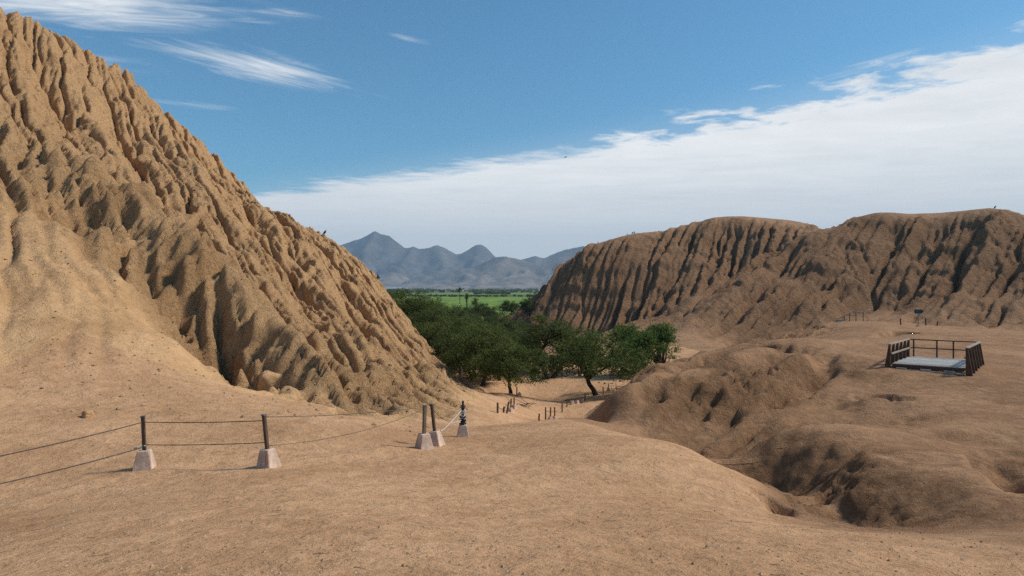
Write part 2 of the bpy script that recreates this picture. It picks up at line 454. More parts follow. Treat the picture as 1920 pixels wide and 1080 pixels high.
def runoff(H, cell, n, steps, seed, inert=0.35):
    """rain droplets running down the slope; how often each cell is crossed"""
    ny, nx = H.shape
    rs = np.random.RandomState(seed)
    x = rs.rand(n) * (nx - 3) + 1; y = rs.rand(n) * (ny - 3) + 1
    vx = np.zeros(n); vy = np.zeros(n)
    Hf = (blur(H, 1) / cell).ravel()
    V = np.zeros(Hf.size)
    for s in range(steps):
        xi = x.astype(int); yi = y.astype(int); fx = x - xi; fy = y - yi
        i = yi * nx + xi
        a, b, c, d = Hf[i], Hf[i + 1], Hf[i + nx], Hf[i + nx + 1]
        gx = (b - a) * (1 - fy) + (d - c) * fy; gy = (c - a) * (1 - fx) + (d - b) * fx
        vx = vx * inert - gx * (1 - inert); vy = vy * inert - gy * (1 - inert)
        L = np.hypot(vx, vy) + 1e-9
        x = np.clip(x + vx / L, 1, nx - 2.001); y = np.clip(y + vy / L, 1, ny - 2.001)
        g = np.minimum(np.hypot(gx, gy) * 2.0, 1.0)
        idx = np.concatenate([i, i + 1, i + nx, i + nx + 1])
        V += np.bincount(idx, np.concatenate([(1 - fx) * (1 - fy) * g, fx * (1 - fy) * g, (1 - fx) * fy * g, fx * fy * g]), minlength=Hf.size)
    return V.reshape(ny, nx)


class Tile:
    def __init__(self, xs, ys, step, ero=None, win=3.0, crest=0, rough=None):
        self.xs, self.ys = xs, ys
        X, Y = np.meshgrid(xs, ys)
        B = base_grid(xs, ys, step)
        gy = np.gradient(B, ys, axis=0); gx = np.gradient(B, xs, axis=1)
        slope = np.hypot(gx, gy)
        d, self.rg = detail(X, Y, B, slope)
        top = 1.0
        if crest:
            k = int(crest / (xs[1] - xs[0]) / 4)
            Bc = local_top(B[::4, ::4], k)
            Bc = np.repeat(np.repeat(Bc, 4, 0), 4, 1)[:B.shape[0], :B.shape[1]]
            top = 0.45 + 0.55 * sm(blur(Bc, 6) - B, 0.5, 4.0)
            self.rg = self.rg * top
            d = d * top
        H = carve(X, Y, B + d)
        if ero:
            cell = xs[1] - xs[0]
            H0 = H.copy()
            wgt = 0.12 + 0.88 * np.clip(self.rg, 0, 1)
            for k, (dep, v0, bl) in enumerate(ero['passes']):
                V = blur(runoff(H, cell, ero['n'], ero['steps'], 11 + k), bl)
                V0 = v0 * ero['n'] * ero['steps'] / H.size
                H = H - dep * (1 - np.exp(-V / V0)) * wgt
            e = np.minimum(np.minimum(X - xs[0], xs[-1] - X), np.minimum(Y - ys[0], ys[-1] - Y))
            H = H0 + (H - H0) * sm(e, 0.3, win)
        if rough:
            w_, a_ = rough
            wx = 0.5 * w_ * perlin(X / w_ + 11, Y / w_); wy = 0.5 * w_ * perlin(X / w_, Y / w_ + 23)
            f1 = fbm((X + wx) / w_ + 5, (Y + wy) / w_ + 2, 3, 0.62, ridged=True)
            f2 = fbm((X + wy) / (0.36 * w_), (Y + wx) / (0.36 * w_) + 7, 2, 0.6)
            pit = np.maximum(perlin(X / (0.55 * w_) + 60, Y / (0.55 * w_)) - 0.42, 0)
            e = np.minimum(np.minimum(X - xs[0], xs[-1] - X), np.minimum(Y - ys[0], ys[-1] - Y))
            msk = np.clip(self.rg, 0, 1) * sm(e, 0.0, win) * (0.45 + 0.9 * sm(fbm(X / (6 * w_), Y / (6 * w_) + 90, 2), -0.35, 0.4))
            H = H + msk * a_ * (f1 * 0.75 + f2 * 0.5 - 2.2 * pit)
            # broken, blocky patches
            bx = np.floor((X * 0.8 + Y * 0.6 + 1.2 * wx) / (0.62 * w_)).astype(int); by = np.floor((Y * 0.8 - X * 0.6 + 1.2 * wy) / (0.5 * w_)).astype(int)
            hs = _perm[_perm[bx & 511] + (by & 511)] / 511.0 - 0.5
            pm = sm(fbm(X / (4.5 * w_) + 33, Y / (4.5 * w_) + 12, 3), 0.02, 0.22) * np.clip(self.rg, 0, 1) * sm(e, 0.0, win)
            H = H + pm * a_ * 1.0 * hs
        fl_ = -13.15
        self.H = np.where(H > fl_ + 0.6, H, fl_ + 0.6 * np.exp(np.minimum((H - fl_ - 0.6) / 0.6, 0)))

    def at(self, x, y):
        i = int(np.clip(np.searchsorted(self.xs, x) - 1, 0, len(self.xs) - 2)); j = int(np.clip(np.searchsorted(self.ys, y) - 1, 0, len(self.ys) - 2))
        fx = (x - self.xs[i]) / (self.xs[i + 1] - self.xs[i]); fy = (y - self.ys[j]) / (self.ys[j + 1] - self.ys[j])
        H = self.H
        return (H[j, i] * (1 - fx) + H[j, i + 1] * fx) * (1 - fy) + (H[j + 1, i] * (1 - fx) + H[j + 1, i + 1] * fx) * fy

    def has(self, x, y):
        return self.xs[0] <= x <= self.xs[-1] and self.ys[0] <= y <= self.ys[-1]


def grid_mesh(name, X, Y, H, rg, mat, mask=None):
    """quad grid as a mesh, optionally only the faces in mask"""
    ny, nx = H.shape
    idx = np.arange(nx * ny).reshape(ny, nx)
    q = np.stack([idx[:-1, :-1], idx[:-1, 1:], idx[1:, 1:], idx[1:, :-1]], -1).reshape(-1, 4)
    if mask is not None:
        q = q[mask.ravel()]
    used = np.unique(q)
    remap = np.full(nx * ny, -1); remap[used] = np.arange(len(used))
    q = remap[q]
    co = np.stack([X.ravel(), Y.ravel(), H.ravel()], -1)[used]
    me = bpy.data.meshes.new(name)
    me.vertices.add(len(co)); me.vertices.foreach_set('co', co.astype(np.float32).ravel())
    me.loops.add(q.size); me.loops.foreach_set('vertex_index', q.astype(np.int32).ravel())
    me.polygons.add(len(q)); me.polygons.foreach_set('loop_start', np.arange(0, q.size, 4, dtype=np.int32))
    me.polygons.foreach_set('use_smooth', np.ones(len(q), bool))
    at = me.attributes.new('crust', 'FLOAT', 'POINT')
    at.data.foreach_set('value', rg.ravel()[used].astype(np.float32))
    at = me.attributes.new('soil_shade', 'FLOAT', 'POINT')
    at.data.foreach_set('value', soil_shade(X, Y).ravel()[used].astype(np.float32))
    me.update()
    me.materials.append(mat)
    o = bpy.data.objects.new(name, me); COL.objects.link(o)
    return o


def soil_shade(X, Y):
    """0 = pale walked dust, 1 = browner earth of the mounds on the right, shade mixed into its colour"""
    line = np.interp(Y, [-8, 3, 6, 8, 10, 11.5, 14, 16.5, 20, 22.5, 25, 28, 40, 60, 112], [7, 5.5, 4.6, 4.2, 4.0, 4.45, 4.85, 4.8, 4.0, 3.0, 1.9, 2.4, 6.5, 15, 32])
    wdt = np.interp(Y, [0, 7, 11, 28, 40, 60], [4.0, 2.0, 0.35, 0.6, 3.0, 6.0])
    return sm((X - line) / wdt + 0.5 * fbm(X / 1.5, Y / 1.5, 3), -0.9, 0.9)


# ------------------------------------------------------------------ earth material
def earth(name, pale, dark, crust, bump=1.0, fine=1.0, brown=None):
    m = bpy.data.materials.new(name); m.use_nodes = True
    t = NT(m.node_tree)
    pos = t.add('ShaderNodeNewGeometry').outputs['Position']
    cr = t.add('ShaderNodeAttribute', attribute_name='crust').outputs['Fac']
    n1 = t.noise(pos, 0.35, 6, 0.6)
    n2 = t.noise(pos, 2.3, 6, 0.65, 0.4)
    n3 = t.noise(pos, 14 * fine, 5, 0.7)
    n4 = t.noise(pos, 60 * fine, 3, 0.7)
    f = t.m('ADD', t.m('MULTIPLY', n1, 0.5), t.m('MULTIPLY', n2, 0.5))
    c = t.mix(t.ramp(f, 0.36, 0.64), dark, pale)
    c = t.mix(t.m('MULTIPLY', t.ramp(t.m('ADD', t.m('MULTIPLY', cr, 0.8), t.m('MULTIPLY', n2, 0.5)), 0.35, 1.0), 0.75), c, crust)
    if brown:
        so = t.add('ShaderNodeAttribute', attribute_name='soil_shade').outputs['Fac']
        c = t.mix(so, c, t.mix(t.ramp(f, 0.38, 0.62), brown[1], brown[0]))
    spk = t.ramp(n3, 0.46, 0.33)
    c = t.mix(t.m('MULTIPLY', spk, 0.55), c, tuple(0.45 * k for k in dark))
    spl = t.ramp(t.m('ADD', t.m('MULTIPLY', n4, 0.6), t.m('MULTIPLY', n3, 0.4)), 0.55, 0.66)
    c = t.mix(t.m('MULTIPLY', spl, 0.5), c, tuple(min(1, 1.35 * k) for k in pale))
    pit = t.noise(pos, 5.5 * fine, 5, 0.7, 0.6)
    c = t.mix(t.m('MULTIPLY', t.ramp(pit, 0.42, 0.27), t.m('ADD', t.m('MULTIPLY', cr, 0.38), 0.12)), c, tuple(0.45 * k for k in dark))
    n7 = t.noise(pos, 0.9, 7, 0.68, 1.6)
    c = t.mix(t.m('MULTIPLY', t.ramp(n7, 0.52, 0.66), 0.42), c, tuple(0.78 * a * b for a, b in zip(dark, (1.05, .92, .82))))
    # broad damp / dusty stains
    n5 = t.noise(pos, 0.11, 4, 0.6, 1.0)
    c = t.mix(t.m('MULTIPLY', t.ramp(n5, 0.50, 0.66), 0.45), c, tuple(0.62 * a * b for a, b in zip(dark, (1.05, .97, .9))))
    hgt = t.m('ADD', t.m('MULTIPLY', n2, 0.12), t.m('ADD', t.m('MULTIPLY', n3, 0.034), t.m('MULTIPLY', n4, 0.008)))
    chip = t.add('ShaderNodeTexVoronoi', {'Vector': pos, 'Scale': 9.0 * fine, 'Randomness': 1.0}).outputs['Distance']
    n6 = t.noise(pos, 3.4 * fine, 8, 0.74, 0.5)
    crs = t.m('ADD', t.m('MULTIPLY', t.ramp(chip, 0.32, 0.05), 0.02), t.m('MULTIPLY', n6, 0.40))
    hgt = t.m('ADD', hgt, t.m('MULTIPLY', crs, t.m('ADD', t.m('MULTIPLY', cr, 0.9), 0.12)))
    b = t.add('ShaderNodeBump', {'Strength': 1.0, 'Distance': bump, 'Height': hgt})
    bs = t.add('ShaderNodeBsdfPrincipled', {'Base Color': c, 'Roughness': 0.96, 'Normal': b.outputs[0], 'Specular IOR Level': 0.12})
    t.add('ShaderNodeOutputMaterial', {'Surface': bs.outputs[0]})
    return m


BROWN = ((0.40, 0.226, 0.121), (0.25, 0.134, 0.069))  # browner mound earth, darkened further to carry the shade of its faces
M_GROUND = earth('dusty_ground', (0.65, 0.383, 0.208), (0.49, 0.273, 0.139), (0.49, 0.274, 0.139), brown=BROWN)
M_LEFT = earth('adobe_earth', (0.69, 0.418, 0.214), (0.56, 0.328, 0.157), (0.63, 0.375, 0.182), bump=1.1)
M_RIGHT = earth('shaded_adobe', (0.42, 0.243, 0.132), (0.29, 0.162, 0.087), (0.27, 0.150, 0.081), bump=2.0, fine=0.35)  # right hill's adobe, base colour lowered to hold part of its shade


def structure(o):
    o['kind'] = 'structure'
    return o


def geo(a, b, s0, s1):
    """positions from a to b with spacing growing from s0 to s1"""
    out = [a]
    while out[-1] < b:
        out.append(out[-1] + s0 + (s1 - s0) * max(0.0, (out[-1] - a) / (b - a)))
    out[-1] = b
    return np.array(out)


q = QUAL = 1.0
SB = 0.8
ysA = np.concatenate([np.arange(-8, 2.0, 0.25), geo(2.0, 9.06, 0.035, 0.06)])
T_A = Tile(np.arange(-20, 21.1, 0.075), ysA, SB)
T_N = Tile(np.arange(-20, 21.1, 0.075), np.arange(9, 20.04, 0.075), SB, dict(passes=[(0.2, 4.0, 1), (0.16, 3.0, 0)], n=40000, steps=60), win=3.8, rough=(0.6, 0.13))
T_B = Tile(np.arange(-84, 4.2, 0.15), np.arange(20, 126.1, 0.15), SB, dict(passes=[(0.28, 4.0, 2), (0.32, 4.0, 1), (0.30, 3.0, 0), (0.22, 3.0, 0)], n=90000, steps=85), rough=(1.0, 0.27))
T_C = Tile(np.arange(4, 82.3, 0.18), np.arange(20, 112.3, 0.18), SB, dict(passes=[(0.4, 4.0, 1), (0.3, 3.0, 0)], n=60000, steps=70), rough=(0.9, 0.34))
T_D = Tile(np.arange(-14, 200.001, 0.42), np.arange(112, 320.001, 0.42), 1.6, dict(passes=[(0.6, 4.0, 1), (0.6, 4.0, 0), (0.5, 3.0, 0)], n=80000, steps=100), win=6, crest=22, rough=(2.2, 0.55))
T_S = Tile(np.arange(-84, -19.9, 0.35), np.arange(-8, 20.3, 0.35), SB)
T_R = Tile(np.arange(21, 82.01, 0.35), np.arange(-8, 20.3, 0.35), SB)
T_V = Tile(np.arange(-100, -13.5, 1.0), np.arange(125.8, 330.01, 1.0), 1.6)
T_X = Tile(np.arange(-14, 4.31, 0.5), np.arange(112, 126.31, 0.5), 1.6)
T_Y = Tile(np.arange(82, 236.01, 0.9), np.arange(-8, 112.9, 0.9), 1.6)
jn = int(np.argmin(np.abs(T_N.ys - 20.0)))
for t_ in (T_B, T_C):                                    # knit the rows along y = 20 together
    ins = (t_.xs >= T_N.xs[0]) & (t_.xs <= T_N.xs[-1])
    dz = np.where(ins, np.interp(t_.xs, T_N.xs, T_N.H[jn]) - t_.H[0], 0.0)
    t_.H += dz[None] * np.clip(1 - (t_.ys - 20.0) / 1.2, 0, 1)[:, None]
for t_ in (T_A,):
    dz = T_N.H[0] - np.array([np.interp(9.0, T_A.ys, T_A.H[:, i]) for i in range(len(T_A.xs))])
    t_.H += dz[None] * np.clip(1 - np.abs(t_.ys - 9.0) / 0.8, 0, 1)[:, None]
TILES = [T_A, T_N, T_B, T_C, T_D, T_X, T_S, T_R, T_V, T_Y]


_fr = random.Random(41)
for k_ in range(26):                                     # trails of shallow footprints over the dust
    fx_, fy_ = _fr.uniform(-4, 4.5), _fr.uniform(3, 6); an = _fr.gauss(1.65, 0.35)
    for j_ in range(26):
        fx_ += math.cos(an) * 0.62; fy_ += math.sin(an) * 0.62; an += _fr.gauss(0, 0.10)
        px_ = fx_ + (0.11 if j_ % 2 else -0.11) * math.sin(an); py_ = fy_ - (0.11 if j_ % 2 else -0.11) * math.cos(an)
        for t_ in (T_A, T_N):
            if not (t_.has(px_, py_) and px_ < 3.6):
                continue
            i0, i1 = np.searchsorted(t_.xs, [px_ - 0.4, px_ + 0.4]); j0, j1 = np.searchsorted(t_.ys, [py_ - 0.4, py_ + 0.4])
            Xl, Yl = np.meshgrid(t_.xs[i0:i1], t_.ys[j0:j1])
            t_.H[j0:j1, i0:i1] += -0.022 * blob(Xl, Yl, px_, py_, 0.17, 0.075, math.degrees(an)) + 0.008 * blob(Xl, Yl, px_, py_, 0.26, 0.15, math.degrees(an))


def ground_z(x, y):
    for t in TILES:
        if t.has(x, y):
            return float(t.at(x, y))
    return -13.0


def tile_obj(name, t, mat, mask=None):
    X, Y = np.meshgrid(t.xs, t.ys)
    return structure(grid_mesh(name, X, Y, t.H, t.rg, mat, mask))


def cells(t):
    xc = (t.xs[1:] + t.xs[:-1]) / 2; yc = (t.ys[1:] + t.ys[:-1]) / 2
    return np.meshgrid(xc, yc)


tile_obj('ground', T_A, M_GROUND)
tile_obj('ground', T_N, M_GROUND)
Xc, Yc = cells(T_B)
# foot of the left hill: everything right of this line is path and valley floor
footx = np.interp(Yc, [20, 22, 27, 36, 45, 58, 75, 90, 126], [-3.6, -3.8, -2.9, -2.5, -2.1, -1.9, -6, -12, -22]) + 0.5 * perlin(Xc / 2, Yc / 2)
mk = (Xc < footx) & ~((Yc < 23.5 - 0.2 * (Xc + 9)) & (Xc > -16))
tile_obj('hill_left', T_B, M_LEFT, mk)
tile_obj('valley_floor', T_B, M_GROUND, ~mk)
tile_obj('mounds', T_C, M_GROUND)
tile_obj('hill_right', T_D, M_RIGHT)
tile_obj('valley_floor', T_X, M_GROUND)
tile_obj('hill_left_slope', T_S, M_LEFT)
tile_obj('ground_right', T_R, M_GROUND)
tile_obj('valley_far', T_V, M_GROUND)
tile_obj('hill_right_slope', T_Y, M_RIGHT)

# ------------------------------------------------------------------ far setting: plain, fields, mountains
def simple_mat(name, col, rough=0.9, var=0.25, scale=3.0, bump=0.0, metal=0.0, col2=None, stretch=None, spec=0.2, coords='Object'):
    m = bpy.data.materials.new(name); m.use_nodes = True
    t = NT(m.node_tree)
    if coords == 'Position':
        vec = t.add('ShaderNodeNewGeometry').outputs['Position']
    else:
        vec = t.add('ShaderNodeTexCoord').outputs[coords]
    if stretch:
        vec = t.mapping(vec, stretch)
    n = t.noise(vec, scale, 6, 0.62, 0.3)
    c2 = col2 or tuple(k * (1 - var) for k in col)
    c1 = tuple(min(1, k * (1 + 0.4 * var)) for k in col)
    c = t.mix(t.ramp(n, 0.32, 0.68), c2, c1)
    ins = {'Base Color': c, 'Roughness': rough, 'Metallic': metal, 'Specular IOR Level': spec}
    if bump:
        n2 = t.noise(vec, scale * 3, 5, 0.65)
        ins['Normal'] = t.add('ShaderNodeBump', {'Strength': 1.0, 'Distance': bump, 'Height': n2}).outputs[0]
    bs = t.add('ShaderNodeBsdfPrincipled', ins)
    t.add('ShaderNodeOutputMaterial', {'Surface': bs.outputs[0]})
    return m


def sheet(name, pts, z, mat):
    me = bpy.data.meshes.new(name)
    me.from_pydata([(x, y, z) for x, y in pts], [], [list(range(len(pts)))])
    me.materials.append(mat)
    o = bpy.data.objects.new(name, me); COL.objects.link(o)
    return structure(o)


M_PLAIN = simple_mat('dusty_plain', (0.40, 0.31, 0.215), 0.95, 0.3, 0.004, coords='Position', col2=(0.30, 0.255, 0.16))


def field_mat(name, a, b, rot):
    m = bpy.data.materials.new(name); m.use_nodes = True
    t = NT(m.node_tree)
    pos = t.add('ShaderNodeNewGeometry').outputs['Position']
    pr = t.mapping(pos, (1, 0.16, 1), (0, 0, R(rot)))
    n1 = t.noise(pr, 0.03, 5, 0.6, 0.4); n2 = t.noise(pr, 0.35, 4, 0.7)
    c = t.mix(t.ramp(t.m('ADD', t.m('MULTIPLY', n1, 0.6), t.m('MULTIPLY', n2, 0.4)), 0.38, 0.62), a, b)
    bp = t.add('ShaderNodeBump', {'Strength': 1.0, 'Distance': 1.2, 'Height': n2}).outputs[0]
    bs = t.add('ShaderNodeBsdfPrincipled', {'Base Color': c, 'Roughness': 0.85, 'Specular IOR Level': 0.15, 'Normal': bp})
    t.add('ShaderNodeOutputMaterial', {'Surface': bs.outputs[0]})
    return m


M_F1 = field_mat('bright_crop', (0.11, 0.18, 0.022), (0.19, 0.28, 0.036), 20)
M_F2 = field_mat('deep_crop', (0.06, 0.10, 0.02), (0.10, 0.155, 0.03), -30)
M_F3 = field_mat('dry_crop', (0.10, 0.12, 0.05), (0.16, 0.17, 0.075), 10)

sheet('plain', [(-16000, -3000), (16000, -3000), (16000, 16000), (-16000, 16000)], -13.25, M_PLAIN)
sheet('crop_field', [(-260, 262), (140, 262), (210, 560), (150, 1020), (-420, 980)], -13.06, M_F1)
sheet('crop_field', [(-900, 1010), (800, 1060), (900, 1330), (-1000, 1290)], -13.05, M_F2)
sheet('crop_field', [(-1500, 1330), (1500, 1360), (1600, 1800), (-1600, 1760)], -13.0, M_F1)
sheet('crop_field', [(-2500, 1820), (2500, 1850), (2700, 3100), (-2700, 3000)], -13.0, M_F3)


def mountains(name, prof, y0, depth, seed, mat, x0, x1, step, rough):
    """a range of bare mountains; prof = skyline as (u, v) in the photograph at distance y0"""
    us = [p[0] for p in prof]; hs = [(CV - p[1]) / F * y0 + 13 for p in prof]
    xs = np.arange(x0, x1 + 1, step); ys = np.concatenate([np.linspace(y0 - depth, y0 + 250, 110), np.linspace(y0 + 250, y0 + depth, 16)[1:]])
    X, Y = np.meshgrid(xs, ys)
    wob = 160 * perlin(X / 900 + seed, Y * 0 + seed)
    top = np.interp((X / y0) * F + CU, us, hs)
    kern = np.array([0.0, 0.15, 0.7, 0.15, 0.0]); kern /= kern.sum()
    row = np.convolve(np.pad(top[0], 2, mode='edge'), kern, 'valid'); top = np.repeat(row[None], len(ys), 0)
    top = top * (0.99 + 0.06 * fbm(X / 460 + seed, X * 0 + 3.3, 5, 0.62, ridged=True))
    t = np.abs(Y - y0 - wob) / depth
    prof_y = np.clip(1 - t, 0, 1) ** 1.15
    rn = fbm(X / 520 + seed + 0.35 * perlin(X / 700, Y / 700), Y / 1500, 6, 0.55, ridged=True)
    rn2 = fbm(X / 170 + 3 * seed, Y / 420, 4, 0.55, ridged=True)
    H = top * prof_y * (1 - rough * 0.55 * (1 - rn) * np.clip(t * 4.5, 0.03, 1) - rough * 0.22 * (1 - rn2) * np.clip(t * 5, 0.03, 1))
    H = H * 1.06
    H = np.maximum(H, 0) * sm(1.02 - t, 0, 0.1) - 14
    return structure(grid_mesh(name, X, Y, H, 0 * H, mat))


M_MTN = simple_mat('bare_mountain', (0.13, 0.12, 0.11), 0.95, 0.4, 0.0035, coords='Position')
M_MTN2 = simple_mat('bare_foothill', (0.24, 0.19, 0.15), 0.95, 0.4, 0.004, coords='Position', col2=(0.11, 0.10, 0.09))
back = [(-700, 500), (-300, 455), (0, 440), (250, 462), (450, 455), (600, 468), (638, 462), (656, 456), (672, 456), (683, 448), (695, 444), (703, 440),
        (714, 445), (730, 448), (745, 459), (762, 469), (775, 466), (788, 472), (805, 470), (822, 466), (838, 470), (858, 482), (874, 475), (890, 465),
        (903, 463), (914, 468), (928, 484), (945, 492), (990, 488), (1000, 484), (1020, 488), (1050, 474), (1085, 466), (1200, 455), (1400, 470), (1700, 460), (2300, 490)]
mountains('mountain_range', back, 9500, 2300, 3.7, M_MTN, -13500, 10500, 42, 1.0)
front = [(700, 540), (790, 528), (830, 514), (860, 508), (900, 497), (925, 487), (945, 484), (965, 488), (985, 492), (1003, 499), (1025, 494), (1050, 484),
         (1075, 474), (1110, 468), (1250, 470), (1500, 490), (2000, 520)]
mountains('foothills', front, 7400, 1500, 8.3, M_MTN2, -1700, 6200, 34, 1.1)
low = [(560, 535), (690, 528), (715, 516), (735, 511), (755, 517), (775, 529), (800, 540)]
mountains('foothills', low, 7800, 700, 5.1, M_MTN2, -2600, -900, 32, 0.5)

# ------------------------------------------------------------------ mesh helpers
class MB:
    def __init__(self):
        self.v = []; self.f = []

    def add(self, vs, fs):
        b = len(self.v)
        self.v += [tuple(x) for x in vs]; self.f += [tuple(b + i for i in f) for f in fs]

    def box(self, c, s, rot=None, taper=(1, 1)):
        """box centred at c with full sizes s; the top may taper"""
        hx, hy, hz = s[0] / 2, s[1] / 2, s[2] / 2
        vs = []
        for z, k in ((-hz, (1, 1)), (hz, taper)):
            for x, y in ((-hx, -hy), (hx, -hy), (hx, hy), (-hx, hy)):
                vs.append(Vector((x * k[0], y * k[1], z)))
        if rot is not None:
            vs = [rot @ q for q in vs]
        self.add([q + Vector(c) for q in vs], [(3, 2, 1, 0), (4, 5, 6, 7), (0, 1, 5, 4), (1, 2, 6, 5), (2, 3, 7, 6), (3, 0, 4, 7)])

    def beam(self, a, b, w_, h_):
        a, b = Vector(a), Vector(b)
        d = b - a
        q = d.to_track_quat('X', 'Z').to_matrix()
        self.box((a + b) / 2, (d.length, w_, h_), q)

    def tube(self, pts, rad, n=8, close=True):
        pts = [Vector(p) for p in pts]
        if not hasattr(rad, '__len__'):
            rad = [rad] * len(pts)
        rings = []; up = None
        for i, p in enumerate(pts):
            t = (pts[min(i + 1, len(pts) - 1)] - pts[max(i - 1, 0)]).normalized()
            if up is None:
                up = t.orthogonal().normalized()
            up = (up - t * up.dot(t)).normalized()
            s = t.cross(up)
            rings.append([p + (up * math.cos(a) + s * math.sin(a)) * rad[i] for a in [2 * math.pi * k / n for k in range(n)]])
        vs = [q for r in rings for q in r]; fs = []
        for i in range(len(rings) - 1):
            for k in range(n):
                fs.append((i * n + k, i * n + (k + 1) % n, (i + 1) * n + (k + 1) % n, (i + 1) * n + k))
        if close:
            fs.append(tuple(range(n))[::-1]); fs.append(tuple((len(rings) - 1) * n + k for k in range(n)))
        self.add(vs, fs)

    def build(self, name, mat, parent=None, smooth=False, bevel=0.0):
        me = bpy.data.meshes.new(name)
        me.from_pydata([tuple(x) for x in self.v], [], self.f)
        if bevel:
            bm = bmesh.new(); bm.from_mesh(me)
            bmesh.ops.bevel(bm, geom=list(bm.edges), offset=bevel, segments=1, affect='EDGES')
            bm.to_mesh(me); bm.free()
        if smooth:
            me.polygons.foreach_set('use_smooth', [True] * len(me.polygons))
        me.update()
        me.materials.append(mat)
        o = bpy.data.objects.new(name, me); COL.objects.link(o)
        if parent is not None:
            o.parent = parent
        return o


def tag(o, label, cat, group=None, kind=None):
    o['label'] = label; o['category'] = cat
    if group:
        o['group'] = group
    if kind:
        o['kind'] = kind
    return o


def thing(name, label, cat, loc, rz=0.0, group=None):
    o = bpy.data.objects.new(name, None); COL.objects.link(o)
    o.empty_display_size = 0.2
    o.location = loc; o.rotation_euler = (0, 0, rz)
    return tag(o, label, cat, group)


def on_ground(u, d, sink=0.0):
    x = (u - CU) / F * d
    return Vector((x, d, ground_z(x, d) - sink))


def ground_at_pixel(u, v, d0, d1):
    """first point of the ground seen along a pixel's ray between two distances"""
    d = d0
    while d < d1:
        x, y, z = P(u, v, d)
        if z <= ground_z(x, y):
            return Vector((x, y, ground_z(x, y)))
        d += 0.1
    x, y, z = P(u, v, d1)
    return Vector((x, y, ground_z(x, y)))


M_CONC = simple_mat('painted_concrete', (0.62, 0.45, 0.34), 0.9, 0.3, 5.0, 0.01)
M_POST = simple_mat('dark_post_wood', (0.115, 0.075, 0.052), 0.85, 0.4, 9.0, 0.006, stretch=(3, 3, 0.5))
M_POSTG = simple_mat('grey_post_wood', (0.19, 0.145, 0.10), 0.85, 0.35, 9.0, 0.006, stretch=(3, 3, 0.5))
M_CAP = simple_mat('post_cap', (0.16, 0.16, 0.16), 0.6, 0.2, 9.0)
M_CABLE = simple_mat('old_cable', (0.085, 0.065, 0.055), 0.8, 0.3, 30.0)
M_ROPE = simple_mat('pale_rope', (0.55, 0.53, 0.50), 0.9, 0.25, 40.0)
M_BLACK = simple_mat('black_cord', (0.03, 0.03, 0.032), 0.6, 0.3, 20.0)
M_RUST = simple_mat('rust_stain', (0.26, 0.09, 0.06), 0.9, 0.3, 9.0)
M_DECK = simple_mat('weathered_plank', (0.52, 0.50, 0.46), 0.9, 0.4, 6.0, 0.01, stretch=(0.4, 5, 5))
_nt = NT.__new__(NT); _nt.t = M_DECK.node_tree; _nt.n = M_DECK.node_tree.nodes; _nt.l = M_DECK.node_tree.links
_bs = next(n for n in _nt.n if n.type == 'BSDF_PRINCIPLED'); _src = _bs.inputs['Base Color'].links[0].from_socket
_rnd = _nt.add('ShaderNodeObjectInfo').outputs['Random']
_nt.l.new(_nt.mix(_nt.m('MULTIPLY', _rnd, 0.55), _src, (0.17, 0.15, 0.13)), _bs.inputs['Base Color'])
M_BOARD = simple_mat('dark_board', (0.125, 0.076, 0.052), 0.85, 0.45, 7.0, 0.01, stretch=(4, 4, 0.5))
M_RAIL = simple_mat('pale_rail', (0.36, 0.30, 0.24), 0.85, 0.35, 6.0, 0.006, stretch=(1, 1, 1))
M_DRAIL = simple_mat('dark_rail', (0.10, 0.066, 0.048), 0.8, 0.3, 7.0)
M_SIGN = simple_mat('sign_blue', (0.018, 0.045, 0.062), 0.5, 0.15, 4.0)
M_MARK = simple_mat('sign_mark', (0.10, 0.18, 0.22), 0.6, 0.1, 4.0)
M_STEEL = simple_mat('grey_steel', (0.24, 0.25, 0.25), 0.5, 0.2, 8.0)


# ------------------------------------------------------------------ fence beside the path
def fence_post(loc, label, rz, lean=(0, 0), base=(0.36, 0.21, 0.38), post=0.64, w_=0.066, pm=M_POST, group='posts of the fence below the hill', tilt=(0, 0)):
    t = thing('fence_post', label, 'fence post', loc, rz, group)
    t.rotation_euler = (tilt[0], tilt[1], rz)
    b = MB(); b.box((0, 0, base[2] / 2), (base[0], base[0] * 0.95, base[2]), taper=(base[1] / base[0],) * 2)
    b.build('concrete_base', M_CONC, t, bevel=0.012)
    rot = Euler((lean[0], lean[1], 0)).to_matrix()
    p = MB(); p.box(Vector((0, 0, base[2] - 0.05)) + rot @ Vector((0, 0, (post + 0.05) / 2)), (w_, w_, post + 0.05), rot)
    p.build('post', pm, t, bevel=0.008)
    c = MB(); c.box(Vector((0, 0, base[2])) + rot @ Vector((0, 0, post + 0.011)), (w_ + 0.014, w_ + 0.014, 0.026), rot)
    c.build('cap', M_CAP, t)
    return t, [Vector(loc) + Euler(t.rotation_euler).to_matrix() @ (Vector((0, 0, base[2])) + rot @ Vector((0, 0, h))) for h in (post - 0.10, 0.06, post - 0.03)]


def cable(name, a, b, sag, rad, mat, label, group, cat='cable', n=14):
    a, b = Vector(a), Vector(b)
    pts = [a.lerp(b, k / n) - Vector((0, 0, sag * 4 * (k / n) * (1 - k / n))) for k in range(n + 1)]
    m = MB(); m.tube(pts, rad, 6)
    return tag(m.build(name, mat, None, smooth=True), label, cat, group)


